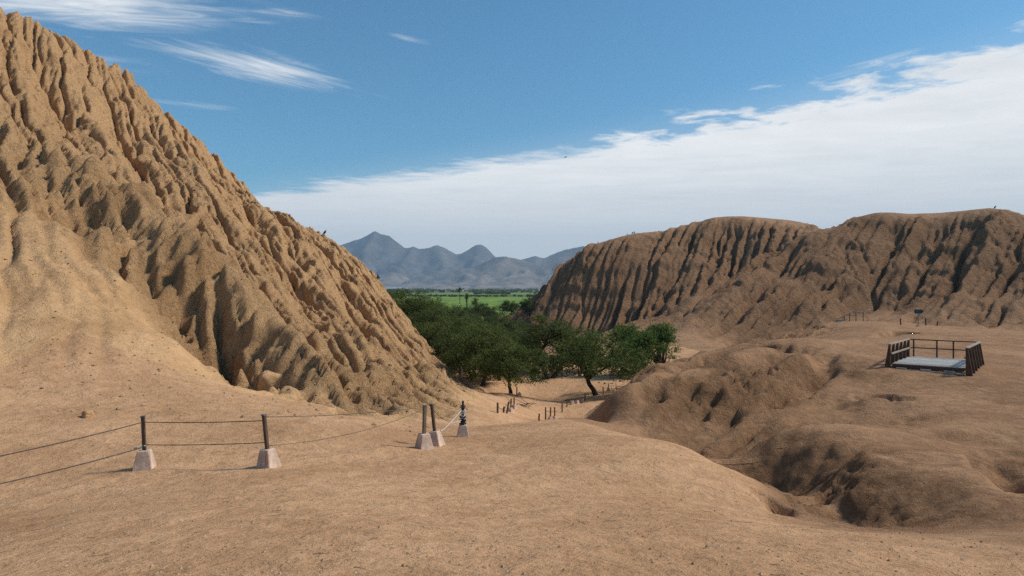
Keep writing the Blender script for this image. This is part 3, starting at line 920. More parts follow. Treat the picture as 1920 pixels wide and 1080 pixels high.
p0 = on_ground(-260, 8.9, 0.02)
p1 = ground_at_pixel(271, 878, 8, 20); p2 = ground_at_pixel(504, 876, 8, 20)
p3 = ground_at_pixel(795, 842, 8, 24); p3b = ground_at_pixel(818, 836, 8, 24); p4 = ground_at_pixel(868, 819, 10, 28)
DN = Vector((0, 0, 0.03))
_, a0 = fence_post(p0 - DN, 'dark post on concrete block, first of the cabled fence', 0.3)
f1, a1 = fence_post(p1 - DN, 'dark post on pale concrete block with frayed cable knot at its foot', 0.22, lean=(0, -0.04))
f2, a2 = fence_post(p2 - DN, 'dark post on tilted concrete block with a thin red stain', -0.42, lean=(0, -0.03), tilt=(0.05, -0.05))
f3, a3 = fence_post(p3 - DN, 'grey wooden post on the front one of two concrete blocks side by side', 0.62, pm=M_POSTG, w_=0.075, lean=(0, 0.03))
f3b, a3b = fence_post(p3b - DN, 'brown post on tilted concrete block just behind the grey post', -0.35, pm=M_POST, tilt=(-0.02, -0.13), w_=0.07)
f4, a4 = fence_post(p4 - DN, 'post on concrete block wound with coils of black and pale cord', 0.1, pm=M_BLACK, post=0.66, w_=0.06)
m = MB(); m.box((0.105, -0.165, 0.22), (0.012, 0.008, 0.30), Euler((-0.19, -0.0, 0)).to_matrix()); m.build('red_stain', M_RUST, f2)


def coil(parent, z0, z1, r0, turns, mat, rad, name, seed):
    rr = random.Random(seed)
    pts = []
    n = int(turns * 14)
    for k in range(n):
        a = 2 * math.pi * k / 14
        r = r0 * (1 + 0.35 * math.sin(a * 0.31 + seed) + rr.uniform(-0.12, 0.12))
        pts.append((r * math.cos(a), r * math.sin(a), z0 + (z1 - z0) * k / n + 0.012 * math.sin(a * 1.7)))
    m = MB(); m.tube(pts, rad, 6); return m.build(name, mat, parent, smooth=True)


coil(f4, 0.40, 0.62, 0.07, 7, M_BLACK, 0.018, 'cord_coil', 1)
coil(f4, 0.50, 0.80, 0.062, 6, M_ROPE, 0.013, 'pale_cord_coil', 4)
coil(f4, 0.76, 0.94, 0.055, 4, M_BLACK, 0.014, 'cord_coil', 9)
m = MB(); rr = random.Random(3)
m.tube([(-0.02 + 0.05 * math.cos(k * 0.9) - 0.022 * k, -0.05 + 0.03 * math.sin(k * 1.3), 0.47 - 0.006 * k) for k in range(9)], 0.011, 6)
m.build('frayed_knot', M_ROPE, f1, smooth=True)

G1 = 'cables of the fence below the hill'
cable('fence_cable', a0[0], a1[0], 0.05, 0.009, M_CABLE, 'upper dark cable running out of view from the post with the knot', G1)
cable('fence_cable', a0[1] + Vector((0, 0, 0.1)), a1[1], 0.06, 0.009, M_CABLE, 'lower dark cable running out of view from the knotted post foot', G1)
cable('fence_cable', a1[0], a2[0], 0.02, 0.009, M_CABLE, 'upper cable between the knotted post and the red-stained block', G1)
cable('fence_cable', a1[1] + Vector((0, 0, 0.04)), a2[1] + Vector((0, 0, 0.06)), 0.02, 0.009, M_CABLE, 'lower cable between the knotted post and the red-stained block', G1)
cable('fence_cable', a2[2], a3[2], 0.05, 0.007, M_POSTG, 'thin upper cable from the red-stained block to the grey post', G1)
cable('fence_cable', a2[1], a3[2] - Vector((0, 0, 0.04)), 0.16, 0.006, M_POSTG, 'thin lower cable rising to the top of the grey post', G1)
mid = a3b[0].lerp(a4[0], 0.55) - Vector((0, 0, 0.42))
cable('tie_rope', a4[0] - Vector((0.03, 0, 0.12)), mid, 0.02, 0.012, M_ROPE, 'pale rope dropping from the cord-wound post to its knot', 'pale ropes tied between posts', 'rope')
cable('tie_rope', a4[0] - Vector((0.03, 0, 0.42)), mid, 0.03, 0.011, M_ROPE, 'short pale rope from the lower cord coil to the knot', 'pale ropes tied between posts', 'rope')
cable('tie_rope', mid, p3b + Vector((0.1, 0.06, 0.34)), 0.03, 0.011, M_ROPE, 'pale rope from the knot down to the tilted concrete block', 'pale ropes tied between posts', 'rope')
cable('tie_rope', a3b[0], mid, 0.05, 0.008, M_POSTG, 'thin dull rope from the brown post to the rope knot', 'pale ropes tied between posts', 'rope')

# smaller posts along the path that goes down to the trees
PATH = [  # u, distance, height, concrete base, lean, side
    (1010, 41.5, 0.75, 0, 0.05, 'r'), (1023, 45.5, 0.95, 0, 0.0, 'r'), (1032, 48, 1.0, 1, 0.02, 'r'), (1040, 51, 1.0, 1, 0.0, 'r'), (1054, 54, 0.8, 0, 0.0, 'r'),
    (1063, 56, 0.7, 0, 0.06, 'r'), (1073, 57.5, 0.35, 1, 0.0, 'r'), (1082, 59, 0.35, 1, 0.0, 'r'), (1092, 60.5, 0.3, 1, 0.0, 'r'), (1097, 62, 0.75, 0, 0.0, 'r'),
    (1131, 64.5, 0.8, 0, -0.03, 'r'), (1141, 66.5, 0.75, 1, 0.0, 'r'),
    (933, 33.5, 0.55, 0, 0.0, 'l'), (944, 36, 0.4, 0, 0.25, 'l'), (949, 40, 0.85, 0, 0.28, 'l'), (957, 46.5, 0.95, 1, 0.12, 'l'), (964, 50, 0.85, 1, 0.0, 'l'),
    (969, 61, 0.85, 0, 0.0, 'l'), (974, 61.5, 0.3, 1, 0.0, 'l')]
SIDE = {'r': 'on the mound side of the path', 'l': 'on the hill side of the path'}
tops = {'r': [], 'l': []}
for (u, d, h, cb, ln, sd) in PATH:
    g = on_ground(u, d, 0.04)
    kind = ('short dark stake ' if h < 0.6 else 'thin dark post ') if not cb else ('low pale concrete block ' if h < 0.5 else 'thin post on pale concrete block ')
    if ln > 0.1:
        kind = 'leaning ' + kind
    t = thing('path_post', kind + SIDE[sd], 'fence post', g, (u % 7) * 0.2, 'small posts along the path to the trees')
    if cb:
        b = MB(); b.box((0, 0, 0.17), (0.36, 0.34, 0.34), taper=(0.6, 0.6)); b.build('concrete_base', M_CONC, t)
    if not (cb and h < 0.5):
        p = MB(); r_ = Euler((0, ln, 0)).to_matrix(); p.box(r_ @ Vector((0, 0, h / 2)), (0.075, 0.075, h), r_); p.build('post', M_POST, t)
    else:
        p = MB(); p.box((0, 0, 0.35), (0.08, 0.08, 0.08)); p.build('post_stub', M_POST, t)
    tops[sd].append((g, h))
for sd, spans in (('r', [(1, 2), (2, 3), (4, 5), (5, 6), (6, 9), (9, 10), (10, 11)]), ('l', [(0, 1), (1, 2), (2, 3), (3, 4)])):
    for i, j in spans:
        (ga, ha), (gb, hb) = tops[sd][i], tops[sd][j]
        cable('path_rope', ga + Vector((0, 0, ha * 0.8)), gb + Vector((0, 0, hb * 0.8)), 0.12, 0.012, M_CABLE,
              'thin sagging rope between small posts ' + SIDE[sd], 'sagging ropes along the path', 'rope')


# ------------------------------------------------------------------ wooden viewing platform
def platform():
    FL = Vector((18.33, 33.0)); ez = -3.63
    wd = Vector((0.76, -0.65)).normalized(); dd = Vector((0.65, 0.76)).normalized()
    W, D = 3.0, 4.5
    t = thing('viewing_platform', 'weathered grey wooden platform with dark slanted side boards and railings', 'platform', (FL.x, FL.y, ez - 0.34), math.atan2(wd.y, wd.x))
    # local: x along the front edge, y towards the back, z up from the ground
    rr = random.Random(12); zt = 0.34
    y = 0.02
    k = 0
    while y < D - 0.15:
        w_ = rr.uniform(0.24, 0.36)
        e0 = rr.uniform(-0.06, 0.08); e1 = rr.uniform(-0.05, 0.05)
        m = MB(); m.box(((W + e0 + e1) / 2, y + w_ / 2, zt - 0.02 + rr.uniform(-0.006, 0.006)), (W - e0 + e1, w_ - 0.045, 0.045), Euler((rr.uniform(-.01, .01), 0, rr.uniform(-.006, .006))).to_matrix())
        m.build('plank', M_DECK, t, bevel=0.006)
        y += w_; k += 1
    for yy in (0.12, D * 0.5, D - 0.25):
        m = MB(); m.box((W / 2, yy, zt - 0.125), (W - 0.08, 0.10, 0.155)); m.build('joist', M_BOARD, t)
    m = MB(); m.box((W / 2 - 0.05, -0.16, 0.05), (W + 0.1, 0.15, 0.09)); m.build('front_sill', M_RAIL, t, bevel=0.01)
    for xx in (0.45, 1.45, 2.4):
        m = MB(); m.box((xx, 0.0, 0.05), (0.42, 0.34, 0.22)); m.build('support_block', M_RAIL, t, bevel=0.01)
    for s, x0 in ((-1, -0.02), (1, W + 0.02)):
        n = 6
        for i in range(n):
            yy = 0.0 + i * (D - 0.1) / (n - 1)
            m = MB(); b_, tp, th, h = 0.32, 0.09, 0.085, 1.22
            xs_ = [0, s * b_, s * tp, 0]
            vs = []
            for dy in (-th / 2, th / 2):
                vs += [(x0 + xs_[0], yy + dy, -0.25), (x0 + xs_[1], yy + dy, -0.25), (x0 + xs_[2], yy + dy, h), (x0, yy + dy, h)]
            fs = [(0, 1, 2, 3), (7, 6, 5, 4), (0, 4, 5, 1), (1, 5, 6, 2), (2, 6, 7, 3), (3, 7, 4, 0)]
            if s < 0:
                fs = [f[::-1] for f in fs]
            m.add(vs, fs); m.build('side_board', M_BOARD, t)
        m = MB(); m.beam((x0 + s * 0.05, -0.06, 1.245), (x0 + s * 0.05, D + 0.02, 1.245), 0.15, 0.05); m.build('top_rail', M_RAIL, t, bevel=0.006)
        m = MB(); m.beam((x0 - s * 0.035, -0.02, 0.80), (x0 - s * 0.035, D, 0.80), 0.045, 0.085); m.build('middle_rail', M_RAIL, t, bevel=0.006)
    for xx in (0.16, 1.22, 1.95):
        m = MB(); m.box((xx, D - 0.04, 0.78), (0.07, 0.07, 0.92)); m.build('back_post', M_DRAIL, t)
    for zz, nm in ((1.235, 'back_top_rail'), (0.80, 'back_middle_rail')):
        m = MB(); m.beam((0.0, D - 0.045, zz), (W, D - 0.045, zz), 0.05, 0.055); m.build(nm, M_DRAIL, t)
    return t


platform()

# ------------------------------------------------------------------ signpost, stakes and stair rail on the plateau
g = on_ground(1722, 75, 0.05)
t = thing('signpost', 'blue arrow signboard on a slim grey pole with a pale foot', 'sign', g, 0.05)
m = MB(); m.tube([(0, 0, 0), (0, 0, 1.95)], 0.04, 8); m.build('pole', M_STEEL, t, smooth=True)
m = MB(); m.box((0, 0, 0.16), (0.42, 0.40, 0.34), taper=(0.45, 0.45)); m.build('foot', M_CONC, t)
m = MB()
o5 = [(-0.46, 1.52), (0.34, 1.52), (0.56, 1.74), (0.34, 1.96), (-0.46, 1.96)]
vs = [(x, -0.055, z) for x, z in o5] + [(x, -0.03 + 0.015, z) for x, z in o5]
m.add(vs, [(0, 1, 2, 3, 4), (9, 8, 7, 6, 5)] + [((i + 1) % 5, i, i + 5, (i + 1) % 5 + 5) for i in range(5)])
sb = m.build('arrow_board', M_SIGN, t)
for z_, x0, x1 in ((1.81, -0.36, 0.30), (1.68, -0.36, 0.2)):
    m = MB(); m.box(((x0 + x1) / 2, -0.058, z_), (x1 - x0, 0.006, 0.045)); m.build('text_line', M_MARK, sb)
for (u, d, h, ln, lb) in ((1689, 77, 0.75, -0.08, 'short brown stake leaning slightly, standing before the stair rail'),
                          (1736, 79, 0.85, -0.05, 'brown stake standing just behind the blue arrow sign'),
                          (1757, 83, 0.55, 0.1, 'low dark stake farther behind the blue arrow sign')):
    g = on_ground(u, d, 0.06); r_ = Euler((0, ln, 0)).to_matrix()
    m = MB(); m.box(r_ @ Vector((0, 0, h / 2)), (0.10, 0.10, h), r_); m.box(r_ @ Vector((0, 0, h + 0.015)), (0.115, 0.115, 0.04), r_)
    o = m.build('stake', M_POST, None); o.location = g
    tag(o, lb, 'stake')

g = on_ground(1598, 82.5, 0.05)
t = thing('stair_rail', 'pale wooden handrail climbing in a bend at the plateau edge', 'handrail', g)
def rl(u, v, d=82.5):
    return Vector(P(u, v, d)) - g
top = [rl(1567, 601), rl(1583, 592), rl(1600, 582.5), rl(1612, 586), rl(1622, 583), rl(1632, 580)]
m = MB(); m.tube(top, 0.055, 7); m.build('top_rail', M_RAIL, t, smooth=True)
m = MB(); m.tube([rl(1587, 590.5), rl(1603, 592.5), rl(1613, 587)], 0.04, 7); m.build('lower_rail', M_RAIL, t, smooth=True)
for (u, v) in ((1583, 592), (1593, 587), (1605, 584.5), (1618.5, 584.5)):
    a = rl(u, v); gz = ground_z(a.x + g.x, a.y + g.y) - g.z
    m = MB(); m.tube([(a.x, a.y, min(gz - 0.1, a.z - 0.2)), a], 0.045, 7); m.build('post', M_POST, t, smooth=True)
m = MB(); b_ = rl(1574, 601); m.box((b_.x, b_.y, ground_z(b_.x + g.x, b_.y + g.y) - g.z + 0.05), (0.75, 0.4, 0.45), taper=(0.9, 0.8)); m.build('end_block', M_RAIL, t, bevel=0.03)


# ------------------------------------------------------------------ birds
def skyline(u, tile, y0, y1):
    best = None
    y = y0
    while y < y1:
        x = (u - CU) / F * y
        if tile.has(x, y):
            z = tile.at(x, y)
            if best is None or z / y > best[2] / best[1]:
                best = (x, y, z)
        y += 0.25
    return Vector(best)


def perched_bird(name, label, loc, rz, h):
    t = thing(name, label, 'bird', loc, rz, 'dark birds on the ridges')
    s = h / 0.62
    def ell(spine, rad, nm, mat, par, n=10):
        m = MB(); m.tube([Vector(p) * s for p in spine], [r * s for r in rad], n); return m.build(nm, mat, par, smooth=True)
    ell([(-0.30, 0, 0.06), (-0.20, 0, 0.13), (-0.08, 0, 0.24), (0.02, 0, 0.36), (0.07, 0, 0.46), (0.10, 0, 0.52), (0.13, 0, 0.57), (0.17, 0, 0.575), (0.215, 0, 0.555)],
        [0.03, 0.06, 0.115, 0.135, 0.105, 0.06, 0.05, 0.038, 0.012], 'body', M_BLACK, t)
    for sg in (-1, 1):
        m = MB(); m.tube([Vector(p) * s for p in [(0.07, 0.10 * sg, 0.45), (-0.04, 0.125 * sg, 0.30), (-0.18, 0.09 * sg, 0.14), (-0.30, 0.05 * sg, 0.05)]], [0.035 * s, 0.075 * s, 0.05 * s, 0.012 * s], 8)
        m.build('wing', M_BLACK, t, smooth=True)
        m = MB(); m.tube([Vector(p) * s for p in [(0.0, 0.05 * sg, 0.26), (0.02, 0.055 * sg, 0.12), (0.0, 0.055 * sg, -0.03), (0.05, 0.055 * sg, -0.04)]], [0.03 * s, 0.016 * s, 0.014 * s, 0.012 * s], 6)
        m.build('leg', M_BLACK, t, smooth=True)
    return t


perched_bird('perched_bird', 'black bird perched high on the bare ridge against the cloud', skyline(609, T_B, 60, 125), 0.4, 0.66)
perched_bird('perched_bird', 'black bird perched low on the ridge against the blue mountains', skyline(709, T_B, 55, 125), 2.4, 0.64)
perched_bird('perched_bird', 'tiny dark bird on the highest peak of the right hill', skyline(1866, T_D, 130, 260), 0.2, 0.75)
for u, h in ((1121, 0.5), (1176, 0.5), (1186, 0.75), (1189.5, 0.75)):
    perched_bird('perched_bird', 'tiny dark bird standing on the rim of the flat-topped hill', skyline(u, T_D, 170, 280), u * 1.7, h)
fb = Vector(P(1060, 295, 150))
t = thing('flying_bird', 'tiny dark bird gliding in front of the white cloud', 'bird', fb, 0.5)
m = MB(); m.tube([(-0.32, 0, 0), (-0.12, 0, 0), (0.1, 0, 0), (0.26, 0, 0.02)], [0.02, 0.075, 0.07, 0.015], 8); m.build('body', M_BLACK, t, smooth=True)
for sg in (-1, 1):
    m = MB(); m.add([(0.1, 0.04 * sg, 0), (0.12, 0.4 * sg, 0.1), (-0.02, 0.78 * sg, 0.12), (-0.12, 0.4 * sg, 0.09), (-0.12, 0.04 * sg, 0),
                     (0.1, 0.04 * sg, 0.03), (0.12, 0.4 * sg, 0.125), (-0.02, 0.78 * sg, 0.13), (-0.12, 0.4 * sg, 0.11), (-0.12, 0.04 * sg, 0.02)],
                    [(0, 1, 3, 4), (1, 2, 3), (9, 8, 6, 5), (8, 7, 6), (0, 5, 6, 1), (1, 6, 7, 2), (2, 7, 8, 3), (3, 8, 9, 4)]); m.build('wing', M_BLACK, t)

# ------------------------------------------------------------------ far white building
M_WHITE = simple_mat('white_wall', (0.78, 0.78, 0.76), 0.8, 0.08, 0.1)
M_ROOF = simple_mat('pale_roof', (0.62, 0.63, 0.64), 0.6, 0.1, 0.1)
t = thing('farm_shed', 'long low white shed at the foot of the mountains', 'building', (-1010, 6000, -13.3), 0.05)
m = MB(); m.box((0, 0, 5), (180, 60, 12)); m.build('wall', M_WHITE, t)
m = MB(); m.add([(-92, -32, 10.9), (92, -32, 10.9), (92, 32, 10.9), (-92, 32, 10.9), (-92, 0, 16), (92, 0, 16)], [(0, 1, 5, 4), (2, 3, 4, 5), (1, 2, 5), (3, 0, 4), (3, 2, 1, 0)]); m.build('roof', M_ROOF, t)

# ------------------------------------------------------------------ trees
def leaf_mat(name, a, b, c):
    m = bpy.data.materials.new(name); m.use_nodes = True
    t = NT(m.node_tree)
    rnd = t.add('ShaderNodeNewGeometry').outputs['Random Per Island']
    pos = t.add('ShaderNodeNewGeometry').outputs['Position']
    n = t.noise(pos, 0.9, 3, 0.6)
    col = t.mix(rnd, a, b)
    oi = t.add('ShaderNodeObjectInfo').outputs['Random']
    col = t.mix(t.m('MULTIPLY', oi, 0.35), col, tuple(k * f for k, f in zip(c, (1.25, 1.02, 0.8))))
    col = t.mix(t.ramp(n, 0.42, 0.7), col, c)
    d = t.add('ShaderNodeBsdfPrincipled', {'Base Color': col, 'Roughness': 0.7, 'Specular IOR Level': 0.2})
    tr = t.add('ShaderNodeBsdfTranslucent', {'Color': t.mix(0.5, col, (0.16, 0.20, 0.03))})
    mx = t.add('ShaderNodeMixShader', {0: 0.35, 1: d.outputs[0], 2: tr.outputs[0]})
    t.add('ShaderNodeOutputMaterial', {'Surface': mx.outputs[0]})
    return m


M_LEAF = leaf_mat('carob_leaf', (0.054, 0.078, 0.021), (0.086, 0.115, 0.030), (0.105, 0.135, 0.036))
M_LEAF2 = leaf_mat('dark_leaf', (0.046, 0.066, 0.020), (0.070, 0.096, 0.028), (0.085, 0.112, 0.034))
M_LEAF3 = leaf_mat('bush_leaf', (0.050, 0.098, 0.020), (0.075, 0.140, 0.030), (0.085, 0.15, 0.035))
M_DRY = leaf_mat('dry_frond', (0.10, 0.08, 0.045), (0.16, 0.125, 0.07), (0.12, 0.10, 0.05))
M_BLOSSOM = leaf_mat('white_blossom', (0.55, 0.56, 0.5), (0.7, 0.7, 0.66), (0.6, 0.6, 0.55))
M_BARK = simple_mat('dark_bark', (0.055, 0.042, 0.032), 0.95, 0.4, 5.0, 0.02)


def leaf_mesh(name, centres, radii, per, size, mat, rs, droop=0.25, aspect=0.42):
    """many small bent leaves spread round clump centres"""
    C = np.repeat(np.array(centres), per, axis=0); Rr = np.repeat(np.array(radii), per)
    n = len(C)
    off = rs.normal(size=(n, 3)) * Rr[:, None] * np.array([0.55, 0.55, 0.36])
    off[:, 2] -= droop * (off[:, 0] ** 2 + off[:, 1] ** 2) / np.maximum(Rr, 1e-3)
    P0 = C + off
    d = rs.normal(size=(n, 3)); d[:, 2] = d[:, 2] * 0.45 - 0.25
    d /= np.linalg.norm(d, axis=1)[:, None]
    u = rs.normal(size=(n, 3)); s = np.cross(d, u); s /= np.linalg.norm(s, axis=1)[:, None]
    L = size * (0.6 + 0.8 * rs.rand(n))[:, None]; Wd = L * aspect
    nrm = np.cross(d, s)
    a = P0 - d * L * 0.5; b = P0 + s * Wd * 0.5 + nrm * L * 0.06; c = P0 + d * L * 0.5 - np.array([0, 0, 0.12]) * L; e = P0 - s * Wd * 0.5 + nrm * L * 0.06
    co = np.stack([a, b, c, e], 1).reshape(-1, 3)
    me = bpy.data.meshes.new(name)
    me.vertices.add(4 * n); me.vertices.foreach_set('co', co.astype(np.float32).ravel())
    me.loops.add(4 * n); me.loops.foreach_set('vertex_index', np.arange(4 * n, dtype=np.int32))
    me.polygons.add(n); me.polygons.foreach_set('loop_start', np.arange(0, 4 * n, 4, dtype=np.int32))
    me.update(); me.materials.append(mat)
    return me


def tree_meshes(seed, h, wid, mat, clear=0.28, stems=1, per=80, size=0.19, dens=1.0, flat=0.75):
    """trunk mesh and crown mesh of a spreading tree of height h and crown width wid, base at the origin"""
    rr = random.Random(seed); rs = np.random.RandomState(seed)
    tb = MB(); cents = []; rads = []
    base_r = 0.032 * h
    for st in range(stems):
        az = rr.uniform(0, 6.28); ln = rr.uniform(0.05, 0.12) if stems == 1 else rr.uniform(0.18, 0.3)
        fork = Vector((math.cos(az) * ln * h, math.sin(az) * ln * h, h * clear * rr.uniform(0.85, 1.15)))
        b0 = Vector((math.cos(az), math.sin(az), 0)) * (0 if stems == 1 else base_r * 1.2)
        tb.tube([b0 - Vector((0, 0, 0.25)), b0 + Vector((0, 0, 0.02)), b0.lerp(fork, 0.3) + Vector((rr.uniform(-.08, .08), rr.uniform(-.08, .08), 0.05)), b0.lerp(fork, 0.7) + Vector((rr.uniform(-.1, .1), rr.uniform(-.1, .1), 0)), fork],
                [base_r * 1.5, base_r * 1.15, base_r * 0.95, base_r * 0.85, base_r * 0.75], 8)
        nl = 6 if stems == 1 else 4
        for k in range(nl):
            a = az + 6.283 * k / nl + rr.uniform(-0.35, 0.35)
            rad = wid / 2 * rr.uniform(0.45, 0.95); zt = h * rr.uniform(0.55, 0.92)
            if rad > 0.8 * wid / 2:
                zt = h * rr.uniform(0.42, 0.66)
            tip = Vector((math.cos(a) * rad, math.sin(a) * rad, zt))
            mid = fork.lerp(tip, 0.5) + Vector((rr.uniform(-.2, .2), rr.uniform(-.2, .2), 0.09 * h))
            tb.tube([fork, fork.lerp(mid, 0.5) + Vector((rr.uniform(-.1, .1), rr.uniform(-.1, .1), 0.02 * h)), mid, tip], [base_r * 0.6, base_r * 0.48, base_r * 0.34, base_r * 0.1], 6)
            for j in range(4):
                q = mid.lerp(tip, rr.uniform(0.0, 0.9))
                e = q + Vector((rr.uniform(-1, 1), rr.uniform(-1, 1), rr.uniform(-0.1, 0.9))) * 0.17 * wid
                tb.tube([q, q.lerp(e, 0.5) + Vector((0, 0, 0.06)), e], [base_r * 0.26, base_r * 0.16, base_r * 0.05], 5)
                cents.append(e); rads.append(0.10 * wid)
            cents.append(tip); rads.append(0.11 * wid)
    # fill a domed, uneven volume
    N = int(70 * dens)
    lobes = [(rr.uniform(0, 6.28), rr.uniform(0.3, 0.75), rr.uniform(0.7, 1.1)) for _ in range(7)]
    while len(cents) < N + 20:
        a = rr.uniform(0, 6.28); r = math.sqrt(rr.random())
        lb = 0.80 + 0.2 * max(math.cos(a - l[0]) for l in lobes[:4])
        zmax = h * (1 - 0.42 * r ** 2.2) * (0.90 + 0.10 * math.sin(3 * a + seed))
        zmin = h * (clear + 0.14 + 0.02 * math.sin(5 * a))
        z = zmax - (zmax - zmin) * rr.random() ** 1.6
        cents.append(Vector((math.cos(a) * r * wid / 2 * lb, math.sin(a) * r * wid / 2 * lb, z - 0.05 * h))); rads.append(wid * rr.uniform(0.055, 0.11))
    me = leaf_mesh('crown', [tuple(c) for c in cents], rads, per, size, mat, rs)
    tm = bpy.data.meshes.new('trunk'); tm.from_pydata([tuple(x) for x in tb.v], [], tb.f)
    tm.polygons.foreach_set('use_smooth', [True] * len(tm.polygons)); tm.update(); tm.materials.append(M_BARK)
    return tm, me


def plant_tree(meshes, loc, rz, sc, label, group=None, name='carob_tree', cat='tree'):
    t = thing(name, label, cat, loc, rz, group)
    t.scale = sc if hasattr(sc, '__len__') else (sc, sc, sc)
    for nm, me in (('trunk', meshes[0]), ('crown', meshes[1])):
        o = bpy.data.objects.new(nm, me); COL.objects.link(o); o.parent = t
    return t


V = [tree_meshes(3, 5.2, 6.0, M_LEAF, 0.22, per=130, size=0.20), tree_meshes(8, 6.1, 7.4, M_LEAF, 0.26, per=130, size=0.20, dens=1.25), tree_meshes(21, 6.9, 7.0, M_LEAF2, 0.30, 2, per=125, size=0.22),
     tree_meshes(34, 8.5, 9.5, M_LEAF, 0.2, per=130, size=0.27, dens=1.4), tree_meshes(55, 8.5, 9.0, M_LEAF2, 0.2, per=130, size=0.27, dens=1.4), tree_meshes(62, 4.6, 4.6, M_LEAF3, 0.08, 3, per=130, size=0.18)]
GT = 'trees in the dip between the hills'
plant_tree(V[0], on_ground(958, 63.5), 0.4, (1.12, 1.12, 1.04), 'rounded green tree with a straight dark trunk, standing alone in front of the grove', GT)
plant_tree(V[1], on_ground(1117, 65), 2.2, (1.3, 1.3, 1.12), 'broad green tree with a forked dark trunk beside the mound foot', GT)
plant_tree(V[2], on_ground(1030, 79), 1.2, (1.2, 1.2, 1.12), 'dark tree with two bare stems standing on open ground', GT)
plant_tree(V[5], on_ground(1222, 80), 0.3, (1.35, 1.35, 1.3), 'dense bright green bush against the bare earth terraces', GT, 'bushy_tree')
plant_tree(V[5], on_ground(1190, 77), 2.0, (1.35, 1.35, 1.3), 'dense green bush just behind the broad forked tree', GT, 'bushy_tree')
plant_tree(V[0], on_ground(1090, 92), 3.3, (1.0, 1.0, 0.95), 'small green tree behind the white blossoms', GT)
plant_tree(V[0], on_ground(905, 72), 4.0, 1.25, 'green tree with slanting trunk at the shaded edge of the grove', GT)
plant_tree(V[2], on_ground(862, 80), 3.0, 1.0, 'dark tree tucked against the foot of the steep hill', GT)
KIND = {2: 'slender dark tree', 3: 'spreading olive-green tree', 4: 'dense dark green tree', 5: 'low bright bush'}
rr = random.Random(77)
GROVE = [(888, 86, 3, .92), (938, 92, 4, .86), (985, 98, 2, .85), (835, 98, 3, 1.08), (800, 106, 4, 1.1), (870, 104, 3, 1.04), (770, 118, 3, 1.15), (918, 108, 3, .95), (845, 120, 4, 1.15),
         (958, 116, 4, .78), (900, 128, 3, .98), (742, 138, 4, 1.18), (812, 136, 3, 1.22), (775, 150, 4, 1.2), (945, 140, 4, .85), (860, 146, 3, 1.1), (985, 134, 2, .72), (915, 152, 4, 1.0),
         (830, 164, 4, 1.15), (730, 168, 3, 1.2), (788, 172, 3, 1.2), (880, 176, 4, 1.0), (955, 168, 4, .88), (935, 190, 4, .95), (850, 196, 3, 1.05), (975, 186, 2, .78), (760, 198, 4, 1.2), (815, 205, 3, 1.25),
         (905, 212, 4, .98), (955, 222, 4, .82), (735, 225, 3, 1.15), (870, 232, 4, 1.0), (790, 236, 3, 1.15), (985, 205, 5, 1.0), (968, 240, 5, 1.2), (925, 244, 5, 1.4), (1010, 96, 5, .8)]
for (u, d, k, s) in GROVE:
    where = 'at the field edge of the grove' if d > 190 else ('behind the bare ridge of the steep hill' if u < 790 else ('deep in the grove between the hills' if d > 118 else 'on the near side of the grove'))
    if u > 940 and d > 118:
        where = 'beside the foot of the flat-topped hill'
    plant_tree(V[k], on_ground(u, d, 0.1), rr.uniform(0, 6.28), (s, s, s * rr.uniform(0.92, 1.06) * (0.88 if d > 95 else 0.96)), KIND[k] + ' ' + where, 'trees of the dense grove')
# pale blossom on a shrub behind the two-stemmed tree
rs = np.random.RandomState(4)
t = thing('blossom_shrub', 'shrub with sprays of white blossom behind the broad forked tree', 'shrub', on_ground(1083, 84), 0, None)
cs = [(rs.uniform(-1.3, 2.2), rs.uniform(-1, 1), rs.uniform(1.6, 3.6)) for _ in range(26)]
me = leaf_mesh('leaves', cs, [0.5] * 26, 60, 0.18, M_LEAF2, rs); o = bpy.data.objects.new('leaves', me); COL.objects.link(o); o.parent = t
cs = [(rs.uniform(-0.4, 2.0), -1.4, rs.uniform(2.2, 3.9)) for _ in range(10)] + [(rs.uniform(0.8, 3.0), -1.2, rs.uniform(4.4, 4.7)) for _ in range(4)]
me = leaf_mesh('blossom', cs, [0.28] * 14, 16, 0.15, M_BLOSSOM, rs); o = bpy.data.objects.new('blossom', me); COL.objects.link(o); o.parent = t
m = MB()
for k in range(6):
    a = k * 1.05
    m.tube([(0.3, 0, -0.2), (0.3 + 0.5 * math.cos(a), 0.4 * math.sin(a), 1.6), (0.4 + 1.2 * math.cos(a), -0.5 + 0.9 * math.sin(a), 3.8)], [0.06, 0.04, 0.012], 5)
m.build('stem', M_BARK, t, smooth=True)


